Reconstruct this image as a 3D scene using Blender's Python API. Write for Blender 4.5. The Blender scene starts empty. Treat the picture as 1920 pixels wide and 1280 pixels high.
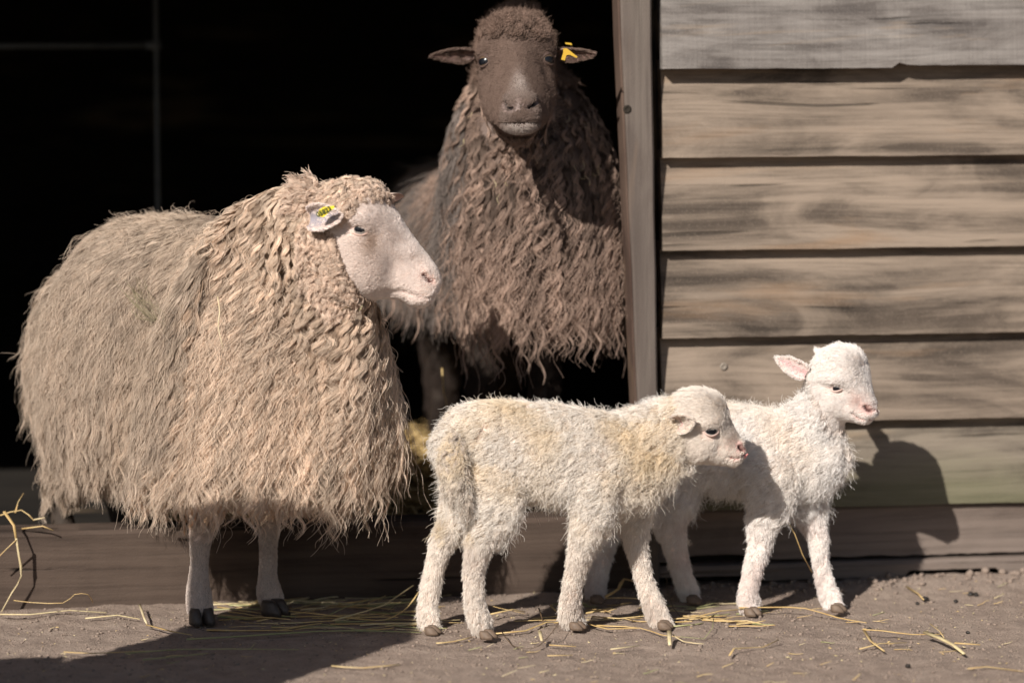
import bpy, bmesh, math, random
import numpy as np
from mathutils import Vector, Matrix, noise as mnoise
from mathutils.bvhtree import BVHTree

# ------------------------------------------------------------------ camera, light, exposure
S = bpy.context.scene
COL = S.collection
RNG = np.random.default_rng(11)
random.seed(11)
CAM = Vector((0.0, -5.44, 0.96))
FPX = 6500.0                      # focal length in pixels of the 1920 px wide photograph
PITCH = math.atan(703.0 / FPX)
cd = bpy.data.cameras.new('camera'); cam = bpy.data.objects.new('camera', cd); COL.objects.link(cam)
cd.sensor_width = 36.0; cd.lens = FPX / 1920 * 36.0
cam.location = CAM; cam.rotation_euler = (math.pi / 2 - PITCH, 0, 0)
cd.clip_start = 0.1; cd.clip_end = 500
cd.dof.use_dof = True; cd.dof.focus_distance = 5.05; cd.dof.aperture_fstop = 2.1
S.camera = cam
SUN_TO = Vector((0.15, 0.27, -0.21)).normalized()      # the way the sunlight travels
SUN_EL = math.asin(-SUN_TO.z)
sd = bpy.data.lights.new('sun', 'SUN'); sun = bpy.data.objects.new('sun', sd); COL.objects.link(sun)
sd.energy = 5.0; sd.angle = math.radians(0.53); sd.color = (1.0, 0.945, 0.875)
sun.rotation_euler = SUN_TO.to_track_quat('-Z', 'Y').to_euler()
sun.location = (-3, -6, 5)
W_ = bpy.data.worlds.new("World"); S.world = W_; W_.use_nodes = True
nt = W_.node_tree; nt.nodes.clear()
sky = nt.nodes.new('ShaderNodeTexSky'); sky.sky_type = 'NISHITA'; sky.sun_disc = False
sky.sun_elevation = SUN_EL
sky.sun_rotation = math.atan2(-SUN_TO.x, -SUN_TO.y)
bg = nt.nodes.new('ShaderNodeBackground'); bg.inputs['Strength'].default_value = 0.05
wo = nt.nodes.new('ShaderNodeOutputWorld')
nt.links.new(sky.outputs[0], bg.inputs[0]); nt.links.new(bg.outputs[0], wo.inputs[0])
S.view_settings.view_transform = 'Standard'; S.view_settings.look = 'None'
S.view_settings.exposure = 0.34; S.view_settings.gamma = 1.0; S.view_settings.use_curve_mapping = False
S.render.engine = 'CYCLES'
S.cycles.use_denoising = True
S.cycles.max_bounces = 6; S.cycles.diffuse_bounces = 3; S.cycles.transmission_bounces = 4
S.cycles_curves.shape = 'RIBBONS'
S.cycles_curves.subdivisions = 2

# ------------------------------------------------------------------ picture point -> place in the world
_F = Vector((0, math.cos(PITCH), -math.sin(PITCH)))
_U = Vector((0, math.sin(PITCH), math.cos(PITCH)))
def ray(px, py):
    return (_F * FPX + Vector((1, 0, 0)) * (px - 960) - _U * (py - 640)).normalized()
def Wp(px, py, Y):                # the point at depth Y
    d = ray(px, py); return CAM + d * ((Y - CAM.y) / d.y)
def Gp(px, py, z=0.0):            # the point at height z
    d = ray(px, py); return CAM + d * ((z - CAM.z) / d.z)
def proj(P):                      # numpy (n,3) -> px, py
    Q = P - np.array(CAM); z = Q @ np.array(_F)
    return 960 + FPX * Q[:, 0] / z, 640 - FPX * (Q @ np.array(_U)) / z
def mpp(Y): return (Y - CAM.y) / FPX

# ------------------------------------------------------------------ object helpers
def link(o, parent=None):
    COL.objects.link(o)
    if parent is not None:
        o.parent = parent
    return o
def tag(o, label=None, cat=None, group=None, kind=None):
    if label: o['label'] = label
    if cat: o['category'] = cat
    if group: o['group'] = group
    if kind: o['kind'] = kind
    return o
def empty(name, loc=(0, 0, 0), rz=0, parent=None):
    e = bpy.data.objects.new(name, None); e.empty_display_size = .05
    e.location = loc; e.rotation_euler = (0, 0, rz)
    return link(e, parent)
def mesh_obj(name, V, F, mat=None, parent=None, smooth=True, loc=None):
    me = bpy.data.meshes.new(name)
    V = np.asarray(V, dtype=float)
    if loc is not None: V = V - np.array(loc)
    me.from_pydata([tuple(v) for v in V], [], [tuple(f) for f in F])
    me.validate(); me.update()
    if smooth: me.polygons.foreach_set('use_smooth', [True] * len(me.polygons))
    for m in (mat if isinstance(mat, (list, tuple)) else [mat]):
        if m: me.materials.append(m)
    o = bpy.data.objects.new(name, me)
    if loc is not None: o.location = loc
    return link(o, parent)
def box(name, x0, x1, y0, y1, z0, z1, mat, parent, bev=.003, rot=None, jitter=0):
    """a bevelled box with its origin at its centre"""
    c = Vector(((x0 + x1) / 2, (y0 + y1) / 2, (z0 + z1) / 2))
    bm = bmesh.new(); bmesh.ops.create_cube(bm, size=1)
    for v in bm.verts:
        v.co = Vector((v.co.x * (x1 - x0), v.co.y * (y1 - y0), v.co.z * (z1 - z0)))
        if jitter: v.co += Vector([random.uniform(-jitter, jitter) for _ in range(3)])
    if bev: bmesh.ops.bevel(bm, geom=bm.edges[:], offset=bev, segments=2, affect='EDGES', profile=.6)
    me = bpy.data.meshes.new(name); bm.to_mesh(me); bm.free()
    if mat: me.materials.append(mat)
    o = bpy.data.objects.new(name, me); o.location = c
    if rot: o.rotation_euler = rot
    return link(o, parent)

# ------------------------------------------------------------------ material helpers
class NT:
    def __init__(s, name):
        s.m = bpy.data.materials.new(name); s.m.use_nodes = True
        s.t = s.m.node_tree; s.t.nodes.clear()
        s.out = s.n('ShaderNodeOutputMaterial'); s.b = s.n('ShaderNodeBsdfPrincipled')
        s.l(s.b.outputs[0], s.out.inputs[0])
    def n(s, ty, **k):
        x = s.t.nodes.new(ty)
        for a, v in k.items():
            if a.startswith('_'): setattr(x, a[1:], v)
            else: x.inputs[a.replace('__', ' ')].default_value = v
        return x
    def l(s, a, b): s.t.links.new(a, b)
    def noise(s, vec, scale, detail=4, rough=.55, dist=0.0):
        x = s.n('ShaderNodeTexNoise', Scale=scale, Detail=detail, Roughness=rough, Distortion=dist)
        if vec is not None: s.l(vec, x.inputs['Vector'])
        return x.outputs['Fac']
    def mapping(s, vec, scale=(1, 1, 1), loc=(0, 0, 0)):
        x = s.n('ShaderNodeMapping'); x.inputs['Scale'].default_value = scale; x.inputs['Location'].default_value = loc
        s.l(vec, x.inputs['Vector']); return x.outputs[0]
    def ramp(s, fac, stops, interp='LINEAR'):
        x = s.n('ShaderNodeValToRGB'); x.color_ramp.interpolation = interp
        e = x.color_ramp.elements
        while len(e) < len(stops): e.new(.5)
        for q, (p, c) in zip(e, stops):
            q.position = p; q.color = (c, c, c, 1) if isinstance(c, (int, float)) else (*c, 1)
        s.l(fac, x.inputs[0]); return x.outputs[0]
    def mix(s, fac, a, b, blend='MIX'):
        x = s.n('ShaderNodeMix'); x.data_type = 'RGBA'; x.blend_type = blend
        for k, v in (('Factor', fac), ('A', a), ('B', b)):
            i = [q for q in x.inputs if q.name == k and (q.type == 'VALUE' if k == 'Factor' else q.type == 'RGBA')][0]
            if isinstance(v, (int, float)): i.default_value = v
            elif isinstance(v, tuple): i.default_value = (*v, 1)
            else: s.l(v, i)
        return [q for q in x.outputs if q.type == 'RGBA'][0]
    def math(s, op, a, b=0.0, c=None):
        x = s.n('ShaderNodeMath'); x.operation = op
        for i, v in enumerate((a, b) if c is None else (a, b, c)):
            if isinstance(v, (int, float)): x.inputs[i].default_value = v
            else: s.l(v, x.inputs[i])
        return x.outputs[0]
    def bump(s, h, strength=.5, dist=.002):
        x = s.n('ShaderNodeBump', Strength=strength, Distance=dist)
        s.l(h, x.inputs['Height']); s.l(x.outputs[0], s.b.inputs['Normal']); return x
def plain(name, col, rough=.6, spec=.4, metal=0, nscale=0, namp=.15):
    t = NT(name); t.b.inputs['Roughness'].default_value = rough
    t.b.inputs['Specular IOR Level'].default_value = spec; t.b.inputs['Metallic'].default_value = metal
    if nscale:
        tc = t.n('ShaderNodeTexCoord'); f = t.noise(tc.outputs['Object'], nscale, 4)
        c = t.mix(f, tuple(x * (1 - namp * 2) for x in col), tuple(min(1, x * (1 + namp * 2)) for x in col))
        t.l(c, t.b.inputs['Base Color']); t.bump(f, .4, .001)
    else: t.b.inputs['Base Color'].default_value = (*col, 1)
    return t.m
def wood(name, dark, mid, light, algae=0.0, saw=0.5, gscale=1.0, warm=(.36, .25, .15), crack=.6, bumpd=.0025):
    """weathered sawn wood, grain along the object's x"""
    t = NT(name); tc = t.n('ShaderNodeTexCoord'); oi = t.n('ShaderNodeObjectInfo')
    off = t.n('ShaderNodeVectorMath'); off.operation = 'MULTIPLY_ADD'
    off.inputs[1].default_value = (1, 1, 1)
    cmb = t.n('ShaderNodeCombineXYZ')
    t.l(t.math('MULTIPLY', oi.outputs['Random'], 37.0), cmb.inputs[0]); t.l(t.math('MULTIPLY', oi.outputs['Random'], 11.3), cmb.inputs[2])
    t.l(tc.outputs['Object'], off.inputs[0]); t.l(cmb.outputs[0], off.inputs[2]); P = off.outputs[0]
    # slow warp of the grain so that it swings round knots
    w = t.noise(t.mapping(P, (1.3 * gscale, 3 * gscale, 6 * gscale)), 1.0, 2, .5)
    warp = t.n('ShaderNodeCombineXYZ'); t.l(t.math('MULTIPLY', t.math('SUBTRACT', w, .5), .05), warp.inputs[2])
    ad = t.n('ShaderNodeVectorMath'); ad.operation = 'ADD'; t.l(P, ad.inputs[0]); t.l(warp.outputs[0], ad.inputs[1]); Q = ad.outputs[0]
    g1 = t.noise(t.mapping(Q, (1.6, 30, 38)), gscale, 6, .62)
    g2 = t.noise(t.mapping(Q, (7, 150, 210)), gscale, 5, .6)
    cl = t.noise(t.mapping(P, (3.6, 6, 12)), gscale, 7, .62, .9)
    cw = t.noise(t.mapping(P, (2.0, 6, 16), (4, 2, 7)), gscale, 5, .62, .5)
    c = t.ramp(g1, [(.3, dark), (.47, mid), (.66, light)])
    c = t.mix(t.ramp(cl, [(.42, 0.0), (.66, .9)]), c, light)
    c = t.mix(t.ramp(cl, [(.26, .75), (.46, 0.0)]), c, dark)
    c = t.mix(t.ramp(cw, [(.56, 0.0), (.72, .55)]), c, warm)
    c = t.mix(t.ramp(g2, [(.25, .45), (.5, 0.0)]), c, tuple(x * .4 for x in dark))
    cr = t.noise(t.mapping(Q, (2.4, 60, 85), (9, 0, 3)), gscale, 3, .5)
    crk = t.ramp(cr, [(.3, 1.0), (.335, 0.0)])
    c = t.mix(t.math('MULTIPLY', crk, crack), c, tuple(x * .25 for x in dark))
    sw = t.noise(t.mapping(P, (160, 8, 3), (0, 0, 0)), 1.0, 3, .6)
    sp = t.noise(P, 420.0, 2, .5)
    c = t.mix(t.ramp(sp, [(.55, 0.0), (.8, .45)]), c, light)
    if algae:
        sx = t.n('ShaderNodeSeparateXYZ'); t.l(tc.outputs['Object'], sx.inputs[0])
        h = t.math('SUBTRACT', .5, t.math('MULTIPLY', sx.outputs[2], 9.0))
        ga = t.math('MULTIPLY', t.ramp(t.math('ADD', h, t.math('MULTIPLY', t.math('SUBTRACT', cl, .5), 1.2)), [(.45, 0.0), (1.0, algae)]), 1.0)
        c = t.mix(ga, c, (.115, .115, .06))
    t.l(c, t.b.inputs['Base Color'])
    t.b.inputs['Roughness'].default_value = .8; t.b.inputs['Specular IOR Level'].default_value = .25
    hh = t.math('ADD', t.math('MULTIPLY', g1, .6), t.math('MULTIPLY', g2, .5))
    hh = t.math('ADD', hh, t.math('MULTIPLY', sw, .35 * saw))
    hh = t.math('ADD', hh, t.math('MULTIPLY', sp, .3))
    hh = t.math('SUBTRACT', hh, t.math('MULTIPLY', crk, .9))
    t.bump(hh, .75, bumpd)
    return t.m
def hair_mat(name, root, tip, alt, rough=.75, trans=.3, spec=.12):
    """hair: root to tip colour, a tint per lock, diffuse with some light passing through"""
    t = NT(name)
    hi = t.n('ShaderNodeHairInfo'); at = t.n('ShaderNodeAttribute'); at.attribute_name = 'tint'
    ac = t.n('ShaderNodeAttribute'); ac.attribute_name = 'patch'
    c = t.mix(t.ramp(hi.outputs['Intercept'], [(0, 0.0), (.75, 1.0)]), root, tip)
    c = t.mix(ac.outputs['Fac'], c, alt)
    v = t.math('ADD', .72, t.math('MULTIPLY', at.outputs['Fac'], .56))
    hsv = t.n('ShaderNodeHueSaturation'); t.l(v, hsv.inputs['Value']); t.l(c, hsv.inputs['Color'])
    t.l(hsv.outputs[0], t.b.inputs['Base Color'])
    t.b.inputs['Roughness'].default_value = rough; t.b.inputs['Specular IOR Level'].default_value = spec
    tr = t.n('ShaderNodeBsdfTranslucent'); t.l(hsv.outputs[0], tr.inputs[0])
    mx = t.n('ShaderNodeMixShader'); mx.inputs[0].default_value = trans
    t.l(t.b.outputs[0], mx.inputs[1]); t.l(tr.outputs[0], mx.inputs[2]); t.l(mx.outputs[0], t.out.inputs[0])
    return t.m
def skin_mat(name, rough=.55):
    t = NT(name); at = t.n('ShaderNodeAttribute'); at.attribute_name = 'skin'
    tc = t.n('ShaderNodeTexCoord'); f = t.noise(tc.outputs['Object'], 220, 4)
    c = t.mix(f, (.84, .84, .84), (1, 1, 1)); c = t.mix(1.0, at.outputs['Color'], c, 'MULTIPLY')
    t.l(c, t.b.inputs['Base Color']); t.b.inputs['Roughness'].default_value = rough
    t.b.inputs['Specular IOR Level'].default_value = .3
    t.bump(f, .5, .0012); return t.m
# ------------------------------------------------------------------ the ground
def gnoise(x, y):
    p = Vector((x * 3.1, y * 3.1, 0)); q = Vector((x * 17, y * 17, 2)); r = Vector((x * 60, y * 60, 5))
    t = Vector((x * 130, y * 130, 8)); w = mnoise.noise(r)
    return .006 * mnoise.noise(p) + .0032 * mnoise.noise(q) + .0018 * w + .0012 * mnoise.noise(t) - .0035 * max(0, w - .35)
WL = Gp(0, 1137); WR = Gp(1900, 1078)
WDIR = Vector((WR.x - WL.x, WR.y - WL.y, 0)).normalized()
WANG = math.atan2(WDIR.y, WDIR.x)
WORG = WL + WDIR * ((0 - WL.x) / WDIR.x)            # a point of the wall foot at x = 0
def wall_local(x, y):
    d = Vector((x, y, 0)) - WORG
    return d.dot(WDIR), d.dot(Vector((-WDIR.y, WDIR.x, 0)))   # along, into the barn
def ground_h(x, y):
    h = gnoise(x, y) - .004
    u, v = wall_local(x, y)
    # soil banked up along the foot of the boards at the right
    b = max(0, min(1, (u - .15) / .35)) * math.exp(-((v + .03) / .07) ** 2)
    h += b * (.010 + .010 * abs(mnoise.noise(Vector((x * 25, y * 25, 9)))))
    return h
def dirt():
    t = NT('trodden_soil'); tc = t.n('ShaderNodeTexCoord'); P = tc.outputs['Object']
    a = t.noise(P, 2.2, 6, .6); b = t.noise(P, 26, 8, .65); c_ = t.noise(P, 240, 4, .7); g = t.noise(P, 700, 2, .5)
    c = t.ramp(b, [(.3, (.20, .148, .12)), (.55, (.305, .233, .188)), (.75, (.38, .30, .245))])
    c = t.mix(t.ramp(a, [(.35, 0.0), (.7, .6)]), c, (.35, .275, .225))
    c = t.mix(t.ramp(c_, [(.58, 0.0), (.72, .6)]), c, (.33, .27, .22))
    c = t.mix(t.ramp(c_, [(.3, .65), (.42, 0.0)]), c, (.075, .055, .045))
    c = t.mix(t.ramp(g, [(.7, 0.0), (.78, .7)]), c, (.42, .36, .3))
    st = t.noise(P, 7, 5, .6, .6)
    c = t.mix(t.ramp(st, [(.55, 0.0), (.7, .35)]), c, (.21, .16, .13))
    t.l(c, t.b.inputs['Base Color']); t.b.inputs['Roughness'].default_value = .92; t.b.inputs['Specular IOR Level'].default_value = .2
    h = t.math('ADD', t.math('MULTIPLY', b, .9), t.math('ADD', t.math('MULTIPLY', c_, .35), t.math('MULTIPLY', g, .15)))
    t.bump(h, 1.0, .009)
    return t.m
M_DIRT = dirt()
def build_ground():
    xs = np.concatenate([[-60, -30, -12, -5, -2.4, -1.5], np.arange(-1.2, 1.2001, .0055), [1.5, 2.4, 5, 12, 30, 60]])
    ys = np.concatenate([[-60, -30, -12, -6, -3, -1.8], np.arange(-1.0, .06, .0055), [.3, 1, 3, 8, 20, 60]])
    V = [(x, y, ground_h(x, y) if abs(x) < 1.6 and -1.3 < y < .1 else -.004) for y in ys for x in xs]
    nx = len(xs)
    F = [(j * nx + i, j * nx + i + 1, (j + 1) * nx + i + 1, (j + 1) * nx + i) for j in range(len(ys) - 1) for i in range(nx - 1)]
    tag(mesh_obj('ground', V, F, M_DIRT), kind='structure')
build_ground()

# ------------------------------------------------------------------ the barn
GREY_D, GREY_M, GREY_L = (.10, .082, .070), (.215, .18, .152), (.40, .345, .295)
M_WOOD = wood('weathered_board', (.046, .035, .027), (.104, .080, .062), (.275, .215, .165), warm=(.25, .155, .09))
M_WOODTOP = wood('sawn_grey_board', (.06, .051, .047), (.122, .105, .095), (.26, .235, .215), saw=1.4, crack=.8)
M_ALGAE = wood('green_stained_board', (.052, .042, .034), (.115, .094, .074), (.24, .2, .155), algae=.6)
M_POST = wood('painted_post', (.085, .066, .056), (.12, .096, .082), (.155, .128, .108), saw=.2, gscale=.6, crack=.1, warm=(.3, .2, .13))
M_SILL = wood('earth_stained_beam', (.027, .018, .014), (.057, .039, .030), (.092, .065, .050), saw=.3, gscale=.7, crack=.9, warm=(.15, .09, .065))
M_BASE = wood('earthy_base_board', (.085, .064, .053), (.155, .12, .10), (.22, .175, .148), saw=.1, gscale=.5, crack=.5, warm=(.2, .14, .11), bumpd=.004)
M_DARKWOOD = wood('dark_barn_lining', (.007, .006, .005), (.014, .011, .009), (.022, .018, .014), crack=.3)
M_RUST = wood('raw_wood_edge', (.035, .02, .015), (.07, .042, .032), (.12, .08, .06), saw=0)
barn = empty('barn', WORG, WANG)
tag(barn, 'grey weathered clapboard barn with an open dark doorway behind the sheep', 'barn')
BI = Matrix.Translation(WORG) @ Matrix.Rotation(WANG, 4, 'Z')
BINV = BI.inverted()
def onwall(px, py, v=0.0):
    """local (u, z) where the sight line meets the plane v of the wall"""
    o = BINV @ CAM; d = BINV.to_3x3() @ ray(px, py)
    P = o + d * ((v - o.y) / d.y); return P.x, P.z
# siding boards: bottom edges read off the photograph
BOARD_V = 0.012
bot = [onwall(1560, y, BOARD_V)[1] for y in (127, 292, 464, 626, 787, 947)]
U0 = onwall(1238, 500, BOARD_V)[0]; U1 = 2.6
pitch = (bot[0] - bot[5]) / 5
def board(name, zb, zt, mat, u0, u1, notch=None, seed=0, v_bot=-.006, v_top=.020, th=.024):
    n = int((u1 - u0) / .012); us = np.linspace(u0, u1, n)
    zr = np.linspace(0, 1, 7); rows = []
    V = []; c = Vector(((u0 + u1) / 2, 0, (zb + zt) / 2))
    for i, u in enumerate(us):
        wob = .0012 * mnoise.noise(Vector((u * 9, seed, 0))) + .0007 * mnoise.noise(Vector((u * 55, seed, 3)))
        cup = .004 * mnoise.noise(Vector((u * 1.7, seed * 3.1, 7)))
        nt_ = 0
        if notch:
            d = (u - notch) / .006; nt_ = .010 * math.exp(-d * d)
            if u > notch: wob += .004
        for k, s in enumerate(zr):
            z = zb + (zt - zb) * s
            if k == 0: z += wob + nt_
            v = v_bot + (v_top - v_bot) * s + (cup - .0045) * math.sin(s * 3.1)
            V.append((u - c.x, v, z - c.z))
        for k, s in ((1, 1.0), (0, 0.0)):
            z = zb + (zt - zb) * s + (wob + nt_ if k == 0 else 0)
            V.append((u - c.x, v_bot + (v_top - v_bot) * s + th, z - c.z))
    m = len(zr) + 2; F = []
    for i in range(n - 1):
        for k in range(m):
            a, b = i * m + k, i * m + (k + 1) % m
            F.append((a, a + m, b + m, b))
    F.append(tuple(range(m))[::1]); F.append(tuple((n - 1) * m + k for k in range(m))[::-1])
    me = bpy.data.meshes.new(name); me.from_pydata(V, [], F); me.update()
    bm = bmesh.new(); bm.from_mesh(me); bmesh.ops.recalc_face_normals(bm, faces=bm.faces[:]); bm.to_mesh(me); bm.free()
    me.materials.append(mat); o = bpy.data.objects.new(name, me); o.location = c
    for p in me.polygons: p.use_smooth = len(p.vertices) == 4
    try: me.set_sharp_from_angle(angle=.6)
    except Exception: pass
    return link(o, barn)
notch_u = onwall(1680, 120, BOARD_V)[0]
tb = board('siding_board', bot[0], bot[0] + pitch + .02, M_WOODTOP, U0 - .004, U1, notch=notch_u, seed=1, v_bot=-.016, v_top=.012)
tb['label'] = 'sharply grained grey top board with a knot hole in its lower edge'
for i in range(1, 4): board('siding_board', bot[i], bot[i - 1] + .012, M_WOOD, U0, U1, seed=i + 2)
b4 = board('siding_board', bot[4], bot[3] + .012, M_WOOD, U0 + .001, U1, seed=6)
b5 = board('siding_board', bot[5], bot[4] + .012, M_ALGAE, U0 + .002, U1, seed=7)
b5['label'] = 'lowest board stained green with algae'
for k in range(1, 5):
    z = bot[0] + pitch * k
    board('siding_board', z, z + pitch + .012, M_WOOD, U0, U1, seed=20 + k)
# screw in the board behind the lambs
M_STEEL = plain('dull_zinc', (.26, .22, .18), .6, .4, .2, 900)
M_HOLE = plain('dark_recess', (.03, .025, .02), .9, .1)
def disc(name, c, r, h, mat, parent, seg=20, dent=True):
    V = []; F = []
    prof = [(r, 0), (r * .96, -h), (r * .5, -h * 1.2), (r * .42, -h * .5), (.0001, -h * .4)]
    for rr, y in prof:
        for i in range(seg):
            a = 2 * math.pi * i / seg; q = rr * (1 + (.35 * math.cos(4 * a) if rr < r * .45 else 0))
            V.append((q * math.cos(a), y, q * math.sin(a)))
    for k in range(len(prof) - 1):
        for i in range(seg):
            F.append((k * seg + i, k * seg + (i + 1) % seg, (k + 1) * seg + (i + 1) % seg, (k + 1) * seg + i))
    F.append(tuple((len(prof) - 1) * seg + i for i in range(seg)))
    o = mesh_obj(name, V, F, mat, parent); o.location = c; return o
su, sz = onwall(1357, 687, .003)
c4 = b4.location
sc_ = disc('screw', (su - c4.x, .0035, sz - c4.z), .0058, .0006, M_STEEL, b4)
# corner post beside the doorway, leaning a little as in the photograph
pl0, pz0 = onwall(1148, 0, -.02); pl1, pz1 = onwall(1180, 760, -.02)
pr0, _ = onwall(1221, 0, -.02); pr1, _ = onwall(1232, 730, -.02)
def quadpost(name, uL0, uR0, uL1, uR1, z0, z1, v0, v1, mat, parent):
    """upright post given by its edges at heights z0 (top) and z1 (lower)"""
    zt, zb = 2.05, -.02
    def ex(a, b, z): return b + (a - b) * (z - z1) / (z0 - z1)
    n = 24; V = []; F = []
    cu = (uL0 + uR0) / 2; cz = (zt + zb) / 2
    for i in range(n + 1):
        z = zb + (zt - zb) * i / n
        zz = min(z, 1.1)
        L, R = ex(uL0, uL1, zz), ex(uR0, uR1, zz); e = .002 * mnoise.noise(Vector((z * 7, uL0 * 9, 1)))
        b = .003
        ring = [(L + e, v0 + b), (L + b + e, v0), (R - b + e, v0), (R + e, v0 + b), (R + e, v1), (L + e, v1)]
        V += [(p - cu, q, z - cz) for p, q in ring]
    m = 6
    for i in range(n):
        for k in range(m):
            F.append((i * m + k, i * m + (k + 1) % m, (i + 1) * m + (k + 1) % m, (i + 1) * m + k))
    F.append(tuple(range(m))[::-1]); F.append(tuple(n * m + k for k in range(m)))
    # grain runs along the object's x: lay the mesh down and stand the object up
    V = [(z, v, -u) for (u, v, z) in V]
    o = mesh_obj(name, V, F, mat, parent, smooth=False); o.location = (cu, 0, cz); o.rotation_euler = (0, -math.pi / 2, 0)
    return o
quadpost('door_post', pl0 + .012, pr0, pl1 + .012, pr1, pz0, pz1, -.024, .020, M_POST, barn)
quadpost('door_lining', pl0 + .0085, pl0 + .0117, pl1 + .0085, pl1 + .0117, pz0, pz1, -.021, .022, M_RUST, barn)
quadpost('inner_post', pr0 + .0005, U0 + .03, pr1 + .0005, U0 + .03, pz0, pz1, .045, .085, M_DARKWOOD, barn)
ku, kz = onwall(1176, 205, -.024)
kn = disc('bolt_hole', (ku, -.0245, kz), .0065, .0006, M_HOLE, barn)
# threshold beam, base board and foot board
ztop = onwall(300, 991, 0)[1]
def beam(name, u0, u1, v0, v1, z0, z1, mat, seed, rag=0, n=None, loc_v=0):
    n = n or int((u1 - u0) / .01); V = []; F = []; c = Vector(((u0 + u1) / 2, 0, (z0 + z1) / 2))
    for i in range(n + 1):
        u = u0 + (u1 - u0) * i / n
        e = lambda k, a: a * mnoise.noise(Vector((u * 11, seed, k))) + a * .6 * mnoise.noise(Vector((u * 60, seed, k)))
        zb = z0 + (abs(e(1, rag)) + (.009 if rag and mnoise.noise(Vector((u * 5, seed, 4))) > .1 else 0) if rag else 0)
        b = .006
        ring = [(v0 + e(2, .001), zb), (v0 + e(2, .002), (z0 + z1) / 2), (v0 + e(3, .0012), z1 - b), (v0 + b, z1 + e(5, .0012)), (v1, z1), (v1, zb)]
        V += [(u - c.x, q, z - c.z) for q, z in ring]
    m = 6
    for i in range(n):
        for k in range(m):
            F.append((i * m + k, (i + 1) * m + k, (i + 1) * m + (k + 1) % m, i * m + (k + 1) % m))
    F.append(tuple(range(m))); F.append(tuple(n * m + k for k in range(m))[::-1])
    me = bpy.data.meshes.new(name); me.from_pydata(V, [], F); me.update()
    bm = bmesh.new(); bm.from_mesh(me); bmesh.ops.recalc_face_normals(bm, faces=bm.faces[:]); bm.to_mesh(me); bm.free()
    me.materials.append(mat); o = bpy.data.objects.new(name, me); o.location = c
    for p in me.polygons: p.use_smooth = len(p.vertices) == 4
    try: me.set_sharp_from_angle(angle=.7)
    except Exception: pass
    return link(o, barn)
uend = onwall(1186, 1060, 0)[0]
beam('threshold_beam', -1.9, uend, 0.0, .075, -.03, ztop, M_SILL, 31)
beam('base_board', uend + .002, U1, .005, .05, .036, onwall(1560, 953, 0)[1] + .004, M_BASE, 33, rag=.004)
beam('foot_board', uend + .002, U1, -.012, .05, .006, .031, M_BASE, 35, rag=.002)
# the dark inside: floor, lining boards, roof; only the doorway lets light in
FLOOR_Z = .06
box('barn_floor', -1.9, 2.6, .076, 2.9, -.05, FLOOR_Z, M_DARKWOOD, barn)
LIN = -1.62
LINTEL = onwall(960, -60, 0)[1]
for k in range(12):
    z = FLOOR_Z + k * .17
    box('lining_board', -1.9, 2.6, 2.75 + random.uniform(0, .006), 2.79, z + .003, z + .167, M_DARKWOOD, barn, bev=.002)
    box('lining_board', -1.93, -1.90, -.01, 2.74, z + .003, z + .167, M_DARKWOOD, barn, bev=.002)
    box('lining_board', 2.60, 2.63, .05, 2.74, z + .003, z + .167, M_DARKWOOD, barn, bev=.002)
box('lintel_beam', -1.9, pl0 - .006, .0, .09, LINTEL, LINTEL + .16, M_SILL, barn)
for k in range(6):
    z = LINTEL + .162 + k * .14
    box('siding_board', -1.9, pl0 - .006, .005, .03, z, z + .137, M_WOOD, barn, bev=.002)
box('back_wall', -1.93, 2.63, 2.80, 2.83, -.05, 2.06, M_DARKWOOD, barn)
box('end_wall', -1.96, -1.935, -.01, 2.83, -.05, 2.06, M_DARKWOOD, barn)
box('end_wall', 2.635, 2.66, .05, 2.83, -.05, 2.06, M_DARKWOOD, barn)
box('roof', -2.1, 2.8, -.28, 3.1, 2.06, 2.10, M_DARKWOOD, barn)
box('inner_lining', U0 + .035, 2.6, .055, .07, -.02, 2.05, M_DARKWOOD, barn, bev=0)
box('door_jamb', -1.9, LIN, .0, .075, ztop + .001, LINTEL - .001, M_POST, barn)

# iron pen rail deep inside the barn
M_IRON = plain('dull_grey_pipe', (.11, .125, .14), .55, .5, 0, 60, .2)
def tube(name, pts, rads, mat, parent=None, seg=10, loc=None, flat=1.0, cap=True):
    V = []; F = []; n = len(pts); P = [Vector(p) for p in pts]
    prev = None
    for i in range(n):
        T = (P[min(i + 1, n - 1)] - P[max(i - 1, 0)]).normalized()
        if prev is None:
            a = Vector((0, 0, 1)) if abs(T.z) < .9 else Vector((1, 0, 0))
            A = (a - T * a.dot(T)).normalized()
        else: A = (prev - T * prev.dot(T)).normalized()
        prev = A; B = T.cross(A); r = rads[i] if hasattr(rads, '__len__') else rads
        for k in range(seg):
            q = 2 * math.pi * k / seg; V.append(P[i] + A * (r * flat * math.cos(q)) + B * (r * math.sin(q)))
    for i in range(n - 1):
        for k in range(seg):
            F.append((i * seg + k, i * seg + (k + 1) % seg, (i + 1) * seg + (k + 1) % seg, (i + 1) * seg + k))
    if cap: F.append(tuple(range(seg))[::-1]); F.append(tuple((n - 1) * seg + k for k in range(seg)))
    if name is None: return V, F
    return mesh_obj(name, V, F, mat, parent, loc=loc)
pv = 1.0
pu, _ = onwall(294, 200, pv); _, pz = onwall(150, 86, pv)
pen = empty('pen_frame', BI @ Vector((pu, pv, FLOOR_Z)), WANG)
tag(pen, 'thin metal pen frame with one rail in the dark barn interior', 'pen frame')
tube('upright', [(0, 0, 0), (0, 0, 1.35)], .004, M_IRON, pen)
tube('rail', [(-.006, 0, pz - FLOOR_Z), (-1.0, 0, pz - FLOOR_Z)], .0048, M_IRON, pen)
tube('upright', [(-1.0, 0, 0), (-1.0, 0, 1.35)], .004, M_IRON, pen)
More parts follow.
